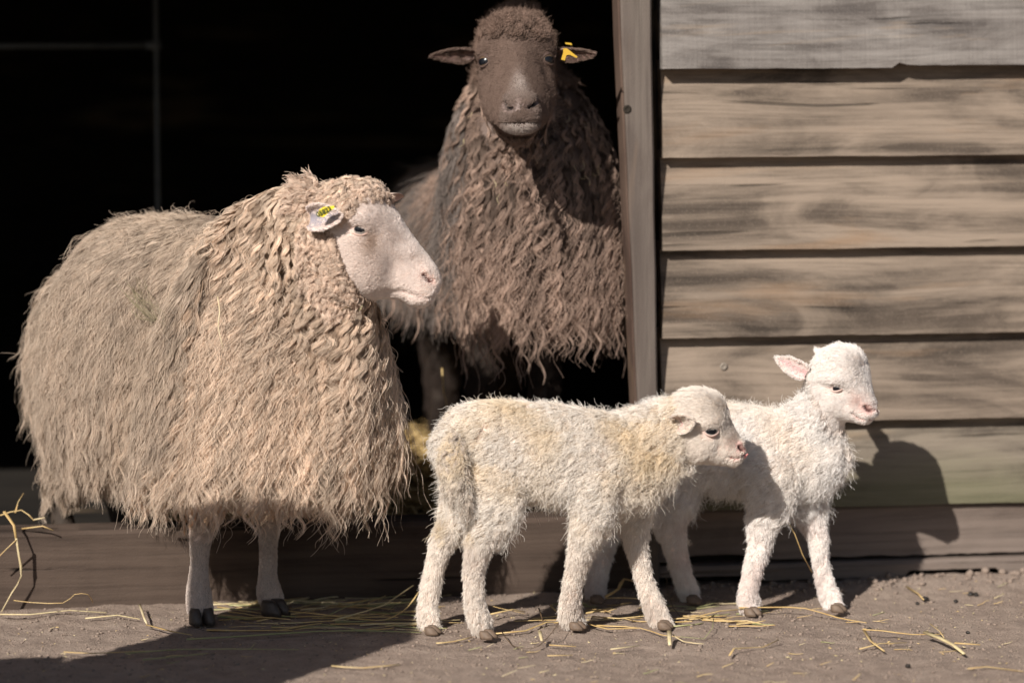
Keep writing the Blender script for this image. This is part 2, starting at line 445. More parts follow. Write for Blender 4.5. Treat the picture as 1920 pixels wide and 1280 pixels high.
tube('collar', [(-.018, 0, pz - FLOOR_Z), (.008, 0, pz - FLOOR_Z)], .007, M_IRON, pen)
# ------------------------------------------------------------------ animals: one continuous body grown from swept sections
def catmull(A, n):
    """smooth a list of rows (numpy) by Catmull-Rom, n steps per span"""
    A = np.asarray(A, float); out = []
    for i in range(len(A) - 1):
        p0, p1, p2, p3 = A[max(i - 1, 0)], A[i], A[i + 1], A[min(i + 2, len(A) - 1)]
        for k in range(n):
            t = k / n
            out.append(.5 * ((2 * p1) + (-p0 + p2) * t + (2 * p0 - 5 * p1 + 4 * p2 - p3) * t * t + (-p0 + 3 * p1 - 3 * p2 + p3) * t ** 3))
    out.append(A[-1]); return np.array(out)
def sweep(chain, lateral=None, seg=20, sub=4):
    """chain rows: x y z ra rb; ra is measured along the lateral direction, rb across it"""
    C = catmull(chain, sub); V = []; F = []
    P = C[:, :3]; R = np.maximum(C[:, 3:5], .002)
    # rounded ends
    def cap(i, j):
        d = P[i] - P[j]; d /= np.linalg.norm(d) + 1e-9; r = R[i].min()
        return [(P[i] + d * r * math.sin(a), R[i] * math.cos(a)) for a in (.45, .9, 1.3)]
    rows = [(p, r, None) for p, r in cap(0, 1)][::-1] + [(P[i], R[i], i) for i in range(len(P))] + [(p, r, None) for p, r in cap(-1, -2)]
    pts = np.array([r[0] for r in rows]); n = len(rows)
    lat = np.array(lateral if lateral is not None else (0, 1, 0), float)
    for i in range(n):
        T = pts[min(i + 1, n - 1)] - pts[max(i - 1, 0)]; T /= np.linalg.norm(T) + 1e-9
        A = lat - T * (lat @ T)
        A /= np.linalg.norm(A) + 1e-9; B = np.cross(T, A)
        for k in range(seg):
            q = 2 * math.pi * k / seg
            V.append(rows[i][0] + A * rows[i][1][0] * math.cos(q) + B * rows[i][1][1] * math.sin(q))
    for i in range(n - 1):
        for k in range(seg):
            F.append((i * seg + k, i * seg + (k + 1) % seg, (i + 1) * seg + (k + 1) % seg, (i + 1) * seg + k))
    F.append(tuple(range(seg))[::-1]); F.append(tuple((n - 1) * seg + k for k in range(seg)))
    return V, F
class Frame:
    """a head's own frame: lx forward along the profile, ly sideways, lz up"""
    def __init__(s, px0, py0, Y0, yaw=0.0, pitch=0.0, scale=1.0, origin=None, ref=None, roll=0.0):
        s.px0, s.py0 = ref if ref else (px0, py0); s.m = mpp(Y0) * scale; s.c = math.cos(yaw) if ref is None else 1.0
        s.o = np.array(origin if origin is not None else Wp(px0, py0, Y0))
        f0 = np.array((math.cos(yaw), -math.sin(yaw), 0)); s.l = np.array((math.sin(yaw), math.cos(yaw), 0)); z = np.array((0, 0, 1.0))
        s.f = f0 * math.cos(pitch) + z * math.sin(pitch); s.u = -f0 * math.sin(pitch) + z * math.cos(pitch)
        l, u = s.l.copy(), s.u.copy()
        s.l = l * math.cos(roll) + u * math.sin(roll); s.u = u * math.cos(roll) - l * math.sin(roll)
    def loc(s, px, py): return ((px - s.px0) * s.m / s.c, -(py - s.py0) * s.m)
    def w(s, lx, ly, lz): return s.o + s.f * lx + s.l * ly + s.u * lz
    def P(s, px, py, ly=0.0): a, b = s.loc(px, py); return s.w(a, ly, b)
    def inv(s, P):
        Q = np.asarray(P) - s.o; return Q @ s.f, Q @ s.l, Q @ s.u
    def invpx(s, P):
        a, b, c = s.inv(P); return s.px0 + a / s.m * s.c, b, s.py0 - c / s.m
def headloft(fr, secs, seg=28, sub=5):
    """secs: top px, top py, bottom px, bottom py, half width, squareness of the top"""
    C = catmull(secs, sub); V = []; F = []; rows = list(C)
    def shrink(r, k, dx):
        r = r.copy(); cx, cy = (r[0] + r[2]) / 2, (r[1] + r[3]) / 2
        r[0] = cx + (r[0] - cx) * k + dx; r[2] = cx + (r[2] - cx) * k + dx; r[1] = cy + (r[1] - cy) * k; r[3] = cy + (r[3] - cy) * k; r[4] *= k; return r
    rows = [shrink(C[0], .55, -8), shrink(C[0], .85, -4)] + rows + [shrink(C[-1], .8, 2), shrink(C[-1], .4, 3.2)]
    for r in rows:
        T = fr.P(r[0], r[1]); Bt = fr.P(r[2], r[3]); c = (T + Bt) / 2; u = (T - Bt) / 2
        for k in range(seg):
            q = 2 * math.pi * k / seg; sx, sy = math.cos(q), math.sin(q)
            w = r[4] * (1 + r[5] * sy) * np.sign(sx) * abs(sx) ** .85
            V.append(c + u * np.sign(sy) * abs(sy) ** .92 + fr.l * w)
    n = len(rows)
    for i in range(n - 1):
        for k in range(seg):
            F.append((i * seg + k, i * seg + (k + 1) % seg, (i + 1) * seg + (k + 1) % seg, (i + 1) * seg + k))
    F.append(tuple(range(seg))[::-1]); F.append(tuple((n - 1) * seg + k for k in range(seg)))
    return V, F
def fuse(name, parts, voxel, smooth=4, mat=None, parent=None, loc=(0, 0, 0), fine=None):
    V = []; F = []
    for v, f in parts:
        o = len(V); V += list(v); F += [tuple(i + o for i in q) for q in f]
    me = bpy.data.meshes.new(name); me.from_pydata([tuple(np.asarray(v) - np.array(loc)) for v in V], [], F); me.update()
    bm = bmesh.new(); bm.from_mesh(me); bmesh.ops.recalc_face_normals(bm, faces=bm.faces[:]); bm.to_mesh(me); bm.free()
    o = bpy.data.objects.new(name, me); COL.objects.link(o)
    r = o.modifiers.new('r', 'REMESH'); r.mode = 'VOXEL'; r.voxel_size = voxel
    s = o.modifiers.new('s', 'SMOOTH'); s.factor = .5; s.iterations = smooth
    dg = bpy.context.evaluated_depsgraph_get(); dg.update()
    nm = bpy.data.meshes.new_from_object(o.evaluated_get(dg))
    o.modifiers.clear(); o.data = nm; nm.name = name
    if fine is not None:                      # finer mesh on the face for the nostrils, lids and lips
        bm = bmesh.new(); bm.from_mesh(nm)
        fr, box_ = fine; L = np.array(loc)
        sel = []
        for e in bm.edges:
            c = np.array((e.verts[0].co + e.verts[1].co) / 2) + L
            a, b, d = fr.invpx(c)
            if box_[0] < a < box_[1] and box_[2] < d < box_[3] and abs(b) < .09: sel.append(e)
        bmesh.ops.subdivide_edges(bm, edges=sel, cuts=1, use_grid_fill=True)
        bmesh.ops.triangulate(bm, faces=[f for f in bm.faces if len(f.verts) > 4])
        vs = list({v for e in sel for v in e.verts})
        for _ in range(2): bmesh.ops.smooth_vert(bm, verts=vs, factor=.5, use_axis_x=True, use_axis_y=True, use_axis_z=True)
        bm.to_mesh(nm); bm.free()
    nm.polygons.foreach_set('use_smooth', [True] * len(nm.polygons))
    if mat: nm.materials.clear(); nm.materials.append(mat)
    o.location = loc; o.parent = parent
    if parent is not None:
        o.location = Vector(loc) - parent.location
    return o
def get_co(me):
    a = np.empty(len(me.vertices) * 3, np.float32); me.vertices.foreach_get('co', a); return a.reshape(-1, 3).astype(float)
def get_no(me):
    a = np.empty(len(me.vertices) * 3, np.float32); me.vertices.foreach_get('normal', a); return a.reshape(-1, 3).astype(float)
def set_co(me, c): me.vertices.foreach_set('co', c.astype(np.float32).ravel()); me.update()
def seg_dist(px, py, poly):
    d = np.full(px.shape, 1e9)
    for (x0, y0), (x1, y1) in zip(poly[:-1], poly[1:]):
        t = np.clip(((px - x0) * (x1 - x0) + (py - y0) * (y1 - y0)) / ((x1 - x0) ** 2 + (y1 - y0) ** 2), 0, 1)
        d = np.minimum(d, np.hypot(px - x0 - t * (x1 - x0), py - y0 - t * (y1 - y0)))
    return d
def sculpt_face(o, loc, fr, mouth, nostril, eye, scale=1.0, nose_pink=(.62, .36, .31), base=(.7, .6, .52), inner=(.10, .04, .035), lip=(.5, .27, .22), eyec=(.5, .3, .25)):
    """mouth groove, nostril slits, eye hollow and the skin colours that go with them, nostril shade painted in"""
    me = o.data; co = get_co(me); P = co + np.array(loc); no = get_no(me)
    px, ly, py = fr.invpx(P); k = 1 / scale
    col = np.tile(np.array(base), (len(co), 1))
    head = np.abs(ly) < .09
    dm = seg_dist(px, py, mouth) * fr.m
    g = np.exp(-(dm / .0022) ** 2) * head
    co -= no * (g * .0032)[:, None]
    g2 = np.exp(-(dm / .0045) ** 2) * head
    col = col * (1 - g2[:, None] * .85) + np.array(lip) * g2[:, None] * .85
    gd = np.exp(-(dm / .0013) ** 2) * head
    col = col * (1 - gd[:, None] * .8) + np.array(inner) * gd[:, None] * .8
    dn = seg_dist(px, py, nostril) * fr.m
    lyn = np.abs(ly) > .0045 * scale
    pn = np.exp(-(dn / .012) ** 2) * head
    col = col * (1 - pn[:, None] * .8) + np.array(nose_pink) * pn[:, None] * .8
    g = np.exp(-(dn / (.0032 * scale)) ** 2) * head * lyn
    co -= (no * (g * .0075 * scale)[:, None])
    gc = np.clip(np.exp(-(dn / (.0030 * scale)) ** 2) * 1.3, 0, 1) * head * lyn
    col = col * (1 - gc[:, None]) + np.array(inner) * gc[:, None]  # shade inside the nostril, put into the skin colour
    # raised rim above the nostril
    nx, ny = nostril[0]
    gr = np.exp(-((px - nx - 2) ** 2 + (py - ny + 7 * scale) ** 2) / (6.5 * scale) ** 2) * head
    co += no * (gr * .0022)[:, None]
    ex, ey, er = eye
    de = np.hypot((px - ex) / 1.25, py - ey)
    g = np.exp(-(de / (er * 1.0)) ** 2) * head
    col = col * (1 - g[:, None] * .6) + np.array(eyec) * g[:, None] * .6
    # brow ridge above, tear hollow in front
    gb = np.exp(-(((px - ex) / (er * 1.5)) ** 2 + ((py - ey + er * 1.25) / (er * .7)) ** 2)) * head
    co += no * (gb * .0045 * scale)[:, None]
    gt = np.exp(-(((px - ex - er * 1.5) / (er * .8)) ** 2 + ((py - ey - er * 1.1) / (er * 1.0)) ** 2)) * head
    co -= no * (gt * .004 * scale)[:, None]
    set_co(me, co)
    return col
def bumps(o, fr, loc, L):
    me = o.data; co = get_co(me); a, b, c = fr.invpx(co + np.array(loc)); no = get_no(me); side = sstep(np.abs(b), .008, .022) * (np.abs(b) < .09)
    for x, y, sx, sy, h in L: co += no * (h * side * np.exp(-((a - x) / sx) ** 2 - ((c - y) / sy) ** 2))[:, None]
    set_co(me, co)
def set_skin(me, col):
    a = me.attributes.new('skin', 'FLOAT_COLOR', 'POINT')
    a.data.foreach_set('color', np.concatenate([col, np.ones((len(col), 1))], 1).astype(np.float32).ravel())

# eyes and lids
M_IRIS = plain('pale_iris', (.20, .19, .17), .12, .6); M_IRIS_A = plain('amber_iris', (.30, .19, .10), .12, .6)
M_IRIS_D = plain('dark_iris', (.045, .045, .05), .08, .7)
M_PUPIL = plain('pupil', (.006, .007, .010), .22, .35); M_SCLERA = plain('eye_white', (.5, .42, .38), .2, .5)
def eyeball(name, c, r, out, up, iris, parent, loc, lid_mat, open_w=.92, open_h=.52, pup=(.55, .2), tilt=0.0):
    out = Vector(out).normalized(); up = Vector(up); up = (up - out * up.dot(out)).normalized(); sd_ = up.cross(out)
    up, sd_ = up * math.cos(tilt) + sd_ * math.sin(tilt), sd_ * math.cos(tilt) - up * math.sin(tilt)
    V = []; F = []; mats = []; nr, ns = 26, 40
    for i in range(nr + 1):
        a = math.pi * .62 * i / nr
        bul = 1 + .05 * math.exp(-(a / .5) ** 2)
        for k in range(ns):
            q = 2 * math.pi * k / ns
            V.append(Vector(c) + (out * math.cos(a) + (sd_ * math.cos(q) + up * math.sin(q)) * math.sin(a)) * r * bul)
    for i in range(nr):
        for k in range(ns):
            F.append((i * ns + k, i * ns + (k + 1) % ns, (i + 1) * ns + (k + 1) % ns, (i + 1) * ns + k))
            a = math.pi * .62 * (i + .5) / nr; q = 2 * math.pi * (k + .5) / ns
            h, v = math.sin(a) * math.cos(q), math.sin(a) * math.sin(q)
            mats.append(1 if (h / pup[0]) ** 4 + (v / pup[1]) ** 2 < 1 else 0 if math.hypot(h, v) < .8 else 2)
    e = mesh_obj(name, V, F, [iris, M_PUPIL, M_SCLERA], parent, loc=loc)
    e.location = Vector(loc) - parent.location
    e.data.polygons.foreach_set('material_index', mats)
    # the lids: a skin shell over the eyeball with an almond opening
    V = []; F = []; R0 = r * 1.06; nu, nv = 40, 14
    ring0 = []
    for i in range(nv + 1):
        s = i / nv
        for k in range(nu):
            q = 2 * math.pi * k / nu
            h0 = open_w * math.cos(q); v0 = open_h * math.sin(q) * (1 - .35 * abs(math.cos(q)))
            if v0 < 0: v0 *= .8
            h1, v1 = 1.42 * math.cos(q), 1.30 * math.sin(q)
            h, v = h0 + (h1 - h0) * s, v0 + (v1 - v0) * s
            rr = min(math.hypot(h, v), 1.45); a = rr * 1.0 if rr < 1e-6 else rr
            q2 = math.atan2(v, h)
            thick = 1.0 + .10 * math.exp(-((s - .12) / .1) ** 2) - .05 * (1 - s) ** 8 + .02 * math.sin(s * 9 + 1) * (1 - s)
            V.append(Vector(c) + (out * math.cos(a) + (sd_ * math.cos(q2) + up * math.sin(q2)) * math.sin(a)) * R0 * thick)
    for i in range(nv):
        for k in range(nu):
            F.append((i * nu + k, i * nu + (k + 1) % nu, (i + 1) * nu + (k + 1) % nu, (i + 1) * nu + k))
    l = mesh_obj('eyelid', V, F, lid_mat, parent, loc=loc); l.location = Vector(loc) - parent.location
    return e, l
def ear_mesh(base, tip, opening, width, cup=.35, th=.0022, fold=0.0, point=.55):
    """cupped leaf: base and tip, the side that opens, widest width"""
    b, t = Vector(base), Vector(tip); ax = (t - b); L = ax.length; ax.normalize()
    op = Vector(opening); op = (op - ax * op.dot(ax)).normalized(); sd_ = ax.cross(op)
    nu, nv = 22, 15; V = []; F = []
    for side in (1, -1):
        for i in range(nu + 1):
            s = i / nu
            w = width * (math.sin(math.pi * min(1, s * .93 + .07) ** point)) ** .75 * (1 if s < .98 else .6)
            w = max(w, .001)
            ang = math.radians(150 * (1 - s) + 45) * cup * 2
            for k in range(nv):
                x = (k / (nv - 1) - .5) * 2; a = x * ang / 2
                rad = w / max(ang, .1)
                p = b + ax * (s * L) + sd_ * (rad * math.sin(a)) + op * (rad * (1 - math.cos(a)) - fold * s * s * L)
                if side < 0: p = p - (op * math.cos(a) - sd_ * math.sin(a)) * (th * (1 - .6 * abs(x)))
                V.append(p)
    m = (nu + 1) * nv
    for i in range(nu):
        for k in range(nv - 1):
            a = i * nv + k; F.append((a, a + 1, a + nv + 1, a + nv)); F.append((m + a, m + a + nv, m + a + nv + 1, m + a + 1))
        F.append((i * nv, (i + 1) * nv, m + (i + 1) * nv, m + i * nv)); a = i * nv + nv - 1; F.append((a, m + a, m + a + nv, a + nv))
    for k in range(nv - 1):
        a = nu * nv + k; F.append((a, a + 1, m + a + 1, m + a))
    inner = [1.0] * m + [0.0] * m
    return V, F, inner
M_SKIN = skin_mat('animal_skin')
def make_ear(parent, loc, base, tip, opening, width, c_in, c_out, **k):
    V, F, inner = ear_mesh(base, tip, opening, width, **k)
    o = mesh_obj('ear', V, F, M_SKIN, parent, loc=loc); o.location = Vector(loc) - parent.location
    col = np.array([c_in if q else c_out for q in inner]); set_skin(o.data, col); return o

# ------------------------------------------------------------------ wool and hair
class Surf:
    def __init__(s, o, loc):
        me = o.data; me.calc_loop_triangles(); s.V = get_co(me) + np.array(loc); s.N = get_no(me)
        T = np.empty(len(me.loop_triangles) * 3, np.int32); me.loop_triangles.foreach_get('vertices', T); s.T = T.reshape(-1, 3)
        a, b, c = (s.V[s.T[:, i]] for i in range(3)); s.A = np.linalg.norm(np.cross(b - a, c - a), axis=1) / 2
        s.C = (a + b + c) / 3; s.CN = s.N[s.T].mean(1)
        s.bvh = BVHTree.FromPolygons([tuple(v) for v in s.V], [tuple(int(i) for i in t) for t in s.T])
    def sample(s, n, weight, rng):
        w = s.A * weight(s.C, s.CN); w = np.maximum(w, 0)
        idx = rng.choice(len(w), n, p=w / w.sum()); r1 = np.sqrt(rng.random(n)); r2 = rng.random(n)
        B = np.stack([1 - r1, r1 * (1 - r2), r1 * r2], 1)
        P = (s.V[s.T[idx]] * B[:, :, None]).sum(1); N = (s.N[s.T[idx]] * B[:, :, None]).sum(1)
        return P, N / (np.linalg.norm(N, axis=1, keepdims=True) + 1e-9)
def unit(a): return a / (np.linalg.norm(a, axis=-1, keepdims=True) + 1e-9)
def hair(name, parent, loc, mat, surf, n, weight, length, comb, lift=.5, grav=.25, K=10, nchild=14, R=.004, clump=.75,
         amp=.003, freq=2.5, curl=1.0, rad=.0006, tip=.0002, off=.002, rng=None, patch=None, label=None, spread=.25, wild=0.04, tip_amp=1.0, gvec=(0, 0, -1), lockv=.7, pn=.35, coh=0.0, rope=0.0):
    rng = rng or RNG
    P, N = surf.sample(n, weight, rng)
    L = length(P, N) * rng.uniform(.75, 1.2, n)
    F = unit(comb(P, N)); Ft = unit(F - N * (F * N).sum(1, keepdims=True))
    jit = rng.normal(0, spread, (n, 3))
    lf = lift(P, N)[:, None] if callable(lift) else lift
    if coh:            # neighbouring locks lean and wave together
        nf = np.array([[mnoise.noise(Vector(p) * coh + Vector((q, 0, q))) for q in (0, 31, 62)] for p in P])
        jit = jit * .35 + nf * spread * 2.2
    D = unit(Ft + N * lf + jit)
    G = np.zeros((n, K, 3)); G[:, 0] = P - N * .002; ds = (L / (K - 1))[:, None]
    gv = np.array(gvec, float)[None]; drift = rng.normal(0, spread * (.5 if not coh else .2), (n, 3))
    cur = P.copy(); gr = grav(P, N)[:, None] if callable(grav) else grav
    for k in range(1, K):
        D = unit(D + (gv * 1.0 + Ft * .35 + drift) * gr)
        cur = cur + D * ds
        for i in range(n):
            h = surf.bvh.find_nearest(cur[i], .08)
            if h[0] is not None:
                q = np.array(h[0]); nn = np.array(h[1]); dd = (cur[i] - q) @ nn; o_ = off * min(1, k / 2)
                if dd < o_: cur[i] = q + nn * o_
        G[:, k] = cur
    T = np.gradient(G, axis=1); T = unit(T)
    A = unit(np.cross(T, N[:, None] + 1e-3)); B = np.cross(T, A)
    ph = rng.uniform(0, 6.28, n); fq = freq * rng.uniform(.7, 1.3, n); am = amp * rng.uniform(.5, 1.5, n)
    hand = rng.choice([-1, 1], n)
    if coh:
        ph = rng.normal(0, .7, n) + 9 * np.array([mnoise.noise(Vector(p) * coh * .7 + Vector((5, 5, 5))) for p in P]); hand = np.ones(n); fq = freq * rng.uniform(.85, 1.15, n)
    if rope: fq = fq * np.clip(L / .13, .3, 1.1); am = am * np.clip(L / .08, .45, 1)
    t = np.linspace(0, 1, K)
    pts = []; tint = []; pat = []; rr = []
    lt = rng.random(n)
    A0 = A[:, 0]; B0 = np.cross(N, A0)
    for c in range(nchild):
        rho = R * math.sqrt((c + .5) / nchild) * rng.uniform(.6, 1.3, n); phi = rng.uniform(0, 6.28, n)
        o0 = (A0 * np.cos(phi)[:, None] + B0 * np.sin(phi)[:, None]) * rho[:, None]
        lf_ = rng.uniform(.7, 1.0, n)
        tt = t[None] * lf_[:, None] * (K - 1); i0 = np.minimum(tt.astype(int), K - 2); fr_ = (tt - i0)[:, :, None]
        ar = np.arange(n)[:, None]
        base = G[ar, i0] * (1 - fr_) + G[ar, i0 + 1] * fr_
        prof = ((1 - clump * np.minimum(1, t / rope) ** .8 * (1 - .0 * t)) * (1 - .45 * np.clip((t - .7) / .3, 0, 1)) if rope else (1 - clump * t ** .7))[None, :, None]
        wv = (am[:, None] * np.minimum(1, t * 3)[None] * (1 + (tip_amp - 1) * t)[None])
        arg = ph[:, None] + (6.283 * fq[:, None]) * (t[None] * lf_[:, None]) + rng.normal(0, pn, n)[:, None]
        w1 = wv * np.cos(arg); w2 = wv * np.sin(arg) * hand[:, None] * curl
        p = base + o0[:, None] * prof + A * w1[:, :, None] + B * w2[:, :, None]
        wd = rng.normal(0, 1, (n, 1, 3)) * wild * L[:, None, None] * (t ** 2)[None, :, None]
        p = p + wd * (rng.random(n) < .35)[:, None, None]
        p[:, 0] = P + o0 - N * .002
        pts.append(p); tint.append(np.clip(.5 + (lt - .5) * lockv + (rng.random(n) - .5) * .3, 0, 1))
        if patch is not None: pat.append(patch(P, N))
    pts = np.concatenate(pts).astype(np.float32); m = len(pts)
    hc = bpy.data.hair_curves.new(name); hc.add_curves([K] * m)
    hc.attributes['position'].data.foreach_set('vector', (pts - np.array(loc, np.float32)).ravel())
    ra = hc.attributes.get('radius') or hc.attributes.new('radius', 'FLOAT', 'POINT')
    rv = (rad * (1 - t ** 2.2) + tip * t ** 2.2)
    ra.data.foreach_set('value', np.tile(rv, m).astype(np.float32))
    ta = hc.attributes.new('tint', 'FLOAT', 'CURVE'); ta.data.foreach_set('value', np.concatenate(tint).astype(np.float32))
    pa = hc.attributes.new('patch', 'FLOAT', 'CURVE'); pa.data.foreach_set('value', (np.concatenate(pat) if pat else np.zeros(m)).astype(np.float32))
    hc.materials.append(mat)
    o = bpy.data.objects.new(name, hc); COL.objects.link(o); o.parent = parent; o.location = Vector(loc) - parent.location
    o['kind'] = 'stuff'
    if label: o['label'] = label
    return o
def sstep(x, a, b): t = np.clip((x - a) / (b - a), 0, 1); return t * t * (3 - 2 * t)
def inpoly(px, py, poly):
    c = np.zeros(px.shape, bool); n = len(poly)
    for i in range(n):
        x0, y0 = poly[i]; x1, y1 = poly[(i + 1) % n]
        m = ((y0 > py) != (y1 > py)) & (px < (x1 - x0) * (py - y0) / ((y1 - y0) + 1e-9) + x0); c ^= m
    return c
def chain(rows, Y=None):
    """rows of px, py, Y, half width in px across the view [, half depth in px] -> x y z ra rb"""
    out = []
    for r in rows:
        P = Wp(r[0], r[1], r[2]); s = mpp(r[2]); rb = r[3] * s; ra = (r[4] if len(r) > 4 else r[3]) * s
        out.append((P.x, P.y, P.z, ra, rb))
    return out
def hoof(parent, loc, ground, fwd, w, mat, h=.020, L=.030):
    """one cloven hoof: two claws, toes towards fwd"""
    f = Vector(fwd); f.z = 0; f.normalize(); s = Vector((-f.y, f.x, 0)); V = []; F = []
    for side in (-1, 1):
        o = len(V); n = 14; prof = [(0, 1.0), (.35, .97), (.75, .86), (1.0, .66)]
        for z, k in prof:
            for i in range(n):
                a = 2 * math.pi * i / n; x = math.cos(a) * L / 2; y = math.sin(a) * w * .26
                x = x * k + (0 if z == 0 else -z * .004) + (.10 * L if math.cos(a) > .8 and z < .5 else 0)
                V.append(Vector(ground) + f * x + s * (y * k + side * w * .27) + Vector((0, 0, z * h)))
        for j in range(3):
            for i in range(n): F.append((o + j * n + i, o + j * n + (i + 1) % n, o + (j + 1) * n + (i + 1) % n, o + (j + 1) * n + i))
        F.append(tuple(o + i for i in range(n))[::-1]); F.append(tuple(o + 3 * n + i for i in range(n)))
    V = [v - Vector((0, 0, .004)) if False else v for v in V]
    h_ = mesh_obj('hoof', V, F, mat, parent, loc=loc); h_.location = Vector(loc) - parent.location; return h_
M_HOOF_D = plain('dark_hoof', (.05, .04, .035), .5, .4, 0, 200, .3); M_HOOF_L = plain('pale_lamb_hoof', (.15, .105, .075), .6, .3, 0, 200, .25)

def ear_fur(ear, root, loc, mat, e, rng):
    s = Surf(ear, tuple(np.array(loc))); op = np.array(Vector(e[2]).normalized()); ax = np.array((Vector(e[1]) - Vector(e[0])).normalized())
    hair('ear_hair', ear, tuple(np.array(loc)), mat, s, 420, lambda P, N: np.where(N @ op < .25, 1.0, .12), lambda P, N: np.full(len(P), .0055), lambda P, N: np.tile(ax, (len(P), 1)), lift=.28, grav=.03, K=5, nchild=12, R=.003, clump=.2,
         amp=.0003, freq=1, rad=.00026, tip=.00008, off=.0004, rng=rng, spread=.15, wild=.08, lockv=.2).location = (0, 0, 0)
def hit(surf, px, py):
    h = surf.bvh.ray_cast(CAM, ray(px, py), 20); return np.array(h[0]), np.array(h[1])
# ------------------------------------------------------------------ the lambs
LAMB_HAIR = hair_mat('lamb_wool', (.66, .55, .44), (.93, .875, .81), (.83, .67, .44), trans=.36)
LAMB_HAIR_W = hair_mat('white_lamb_wool', (.80, .70, .63), (.96, .93, .90), (.84, .68, .50), trans=.38)
LAMB_FACE = hair_mat('cream_lamb_face', (.78, .68, .58), (.88, .81, .74), (.42, .31, .25), trans=.35)
LAMB_FACE_W = hair_mat('white_lamb_face', (.86, .77, .71), (.93, .88, .84), (.62, .45, .40), trans=.35)
LAMB_GREY = hair_mat('soiled_lamb_wool', (.36, .29, .25), (.66, .58, .50), (.5, .4, .3), trans=.35)
def lamb(label, Yref, body, legs, hooves, fr, secs, mouth, nostril, eye, ears, tail, hm, seed, eye_r, eye_y, iris, base_pt, facepoly, dorsal, headback, skin=(.78, .62, .54), grey=False, lidc=(.50, .36, .31), eyeopen=(.9, .55), eye_tilt=0.0):
    rng = np.random.default_rng(seed)
    base = Gp(*base_pt); base.z = 0
    root = empty('lamb', base); tag(root, label, 'lamb')
    loc = tuple(base)
    parts = [sweep(chain(c), seg=24) for c in body] + [sweep(chain(c), seg=16) for c in legs]
    parts.append(headloft(fr, secs))
    if tail: parts.append(sweep(chain(tail), seg=12))
    o = fuse('body', parts, .0034, 4, M_SKIN, root, loc, fine=(fr, facepoly[0]))
    col = sculpt_face(o, loc, fr, mouth, nostril, eye, scale=.7, nose_pink=(.55, .30, .26), base=skin, lip=(.5, .25, .22), eyec=lidc)
    ex, ey = eye[0], eye[1]
    bumps(o, fr, loc, [(ex - 14, ey + 40, 22, 20, .004), (ex + 20, ey + 32, 12, 14, -.0035), (ex + 2, ey - 17, 20, 7, .0035), (ex + 12, ey + 6, 10, 10, -.0025)])
    set_skin(o.data, col)
    lid = plain('lamb_eyelid', lidc, .6, .3)
    for s in (-1, 1):
        c = fr.P(eye[0], eye[1], s * eye_y); ox = fr.l * s + fr.f * .28 + fr.u * .05
        eyeball('eye', c, eye_r, ox, fr.u, iris, root, loc, lid, open_w=eyeopen[0], open_h=eyeopen[1], pup=(.6, .35), tilt=eye_tilt * s)
    for e in ears: ear_fur(make_ear(root, loc, *e, c_in=(.60, .38, .37), c_out=(.80, .66, .60), cup=.5), root, loc, LAMB_FACE_W if hm is LAMB_HAIR_W else LAMB_FACE, e, rng)
    for h in hooves:
        g = Gp(h[0], h[1]); hoof(root, loc, (g.x, g.y, .001), h[2], h[3] * .85, M_HOOF_L, h=.011, L=.019)
    surf = Surf(o, loc)
    facebox, fpoly = facepoly
    def coords(P): px, py = proj(P); return px, py
    def is_head(P):
        a, b, c = fr.invpx(P); return inpoly(a, c, fpoly) & (np.abs(b) < .08)
    bl = np.array([Gp(*h[:2]).z for h in hooves]).mean()
    def legw(P):     # 1 on the legs, 0 on the trunk
        return 1 - sstep(P[:, 2], dorsal[0], dorsal[1])
    eyeP = [fr.P(eye[0], eye[1], s * eye_y) for s in (-1, 1)]
    def clear(P):
        a, b, c = fr.invpx(P)
        w = np.ones(len(P))
        for e in eyeP: w *= sstep(np.linalg.norm(P - e, axis=1), eye_r * 1.12, eye_r * 1.45)
        w *= sstep(seg_dist(a, c, nostril) * fr.m, .004, .009) ** (np.abs(b) < .05)
        w *= np.where(np.abs(b) < .05, sstep(seg_dist(a, c, mouth) * fr.m, .0015, .004), 1)
        return w
    hbx, hby = headback
    def wool_w(P, N): return (1 - is_head(P)) * (1 - legw(P))
    def wool_L(P, N):
        px, py = coords(P); L = np.full(len(P), .026)
        L = np.where(N[:, 2] < -.3, .030, L)
        return L
    def comb_body(P, N):
        d = np.zeros_like(P); d[:, 0] = -.35; d[:, 2] = -1.0; return d
    def patch(P, N):
        v = np.array([mnoise.noise(Vector(p * 14)) for p in P]); top = sstep(N[:, 2], -.2, .8)
        return np.clip((.62 if hm is LAMB_HAIR else .3) * (v * 2 + .4) * (.35 + .65 * top), 0, .9)
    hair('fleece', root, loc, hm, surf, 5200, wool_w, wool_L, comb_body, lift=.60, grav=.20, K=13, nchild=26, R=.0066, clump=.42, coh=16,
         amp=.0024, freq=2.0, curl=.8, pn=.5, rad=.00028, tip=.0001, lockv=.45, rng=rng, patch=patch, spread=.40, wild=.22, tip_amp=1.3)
    def leg_comb(P, N):
        d = np.zeros_like(P); d[:, 2] = -1; d[:, 0] = -.15; return d
    hair('leg_hair', root, loc, LAMB_FACE_W if hm is LAMB_HAIR_W else LAMB_FACE, surf, 5200, lambda P, N: (1 - is_head(P)) * legw(P) * (P[:, 2] > .003), lambda P, N: .0095 + .0125 * sstep(P[:, 2], .09, .2),
         leg_comb, lift=.34, grav=.1, K=6, nchild=14, R=.0055, clump=.35, amp=.0005, freq=1.0, rad=.00028, tip=.00008, lockv=.3, off=.0008, rng=rng, spread=.22, wild=.16,
         patch=lambda P, N: np.clip(np.array([mnoise.noise(Vector(p * 20)) for p in P]) * .6, 0, .5))
    def face_L(P, N):
        a, b, c = fr.invpx(P); d = np.hypot(a - nostril[0][0], c - nostril[0][1]); return .0025 + .014 * sstep(d, 15, 130)
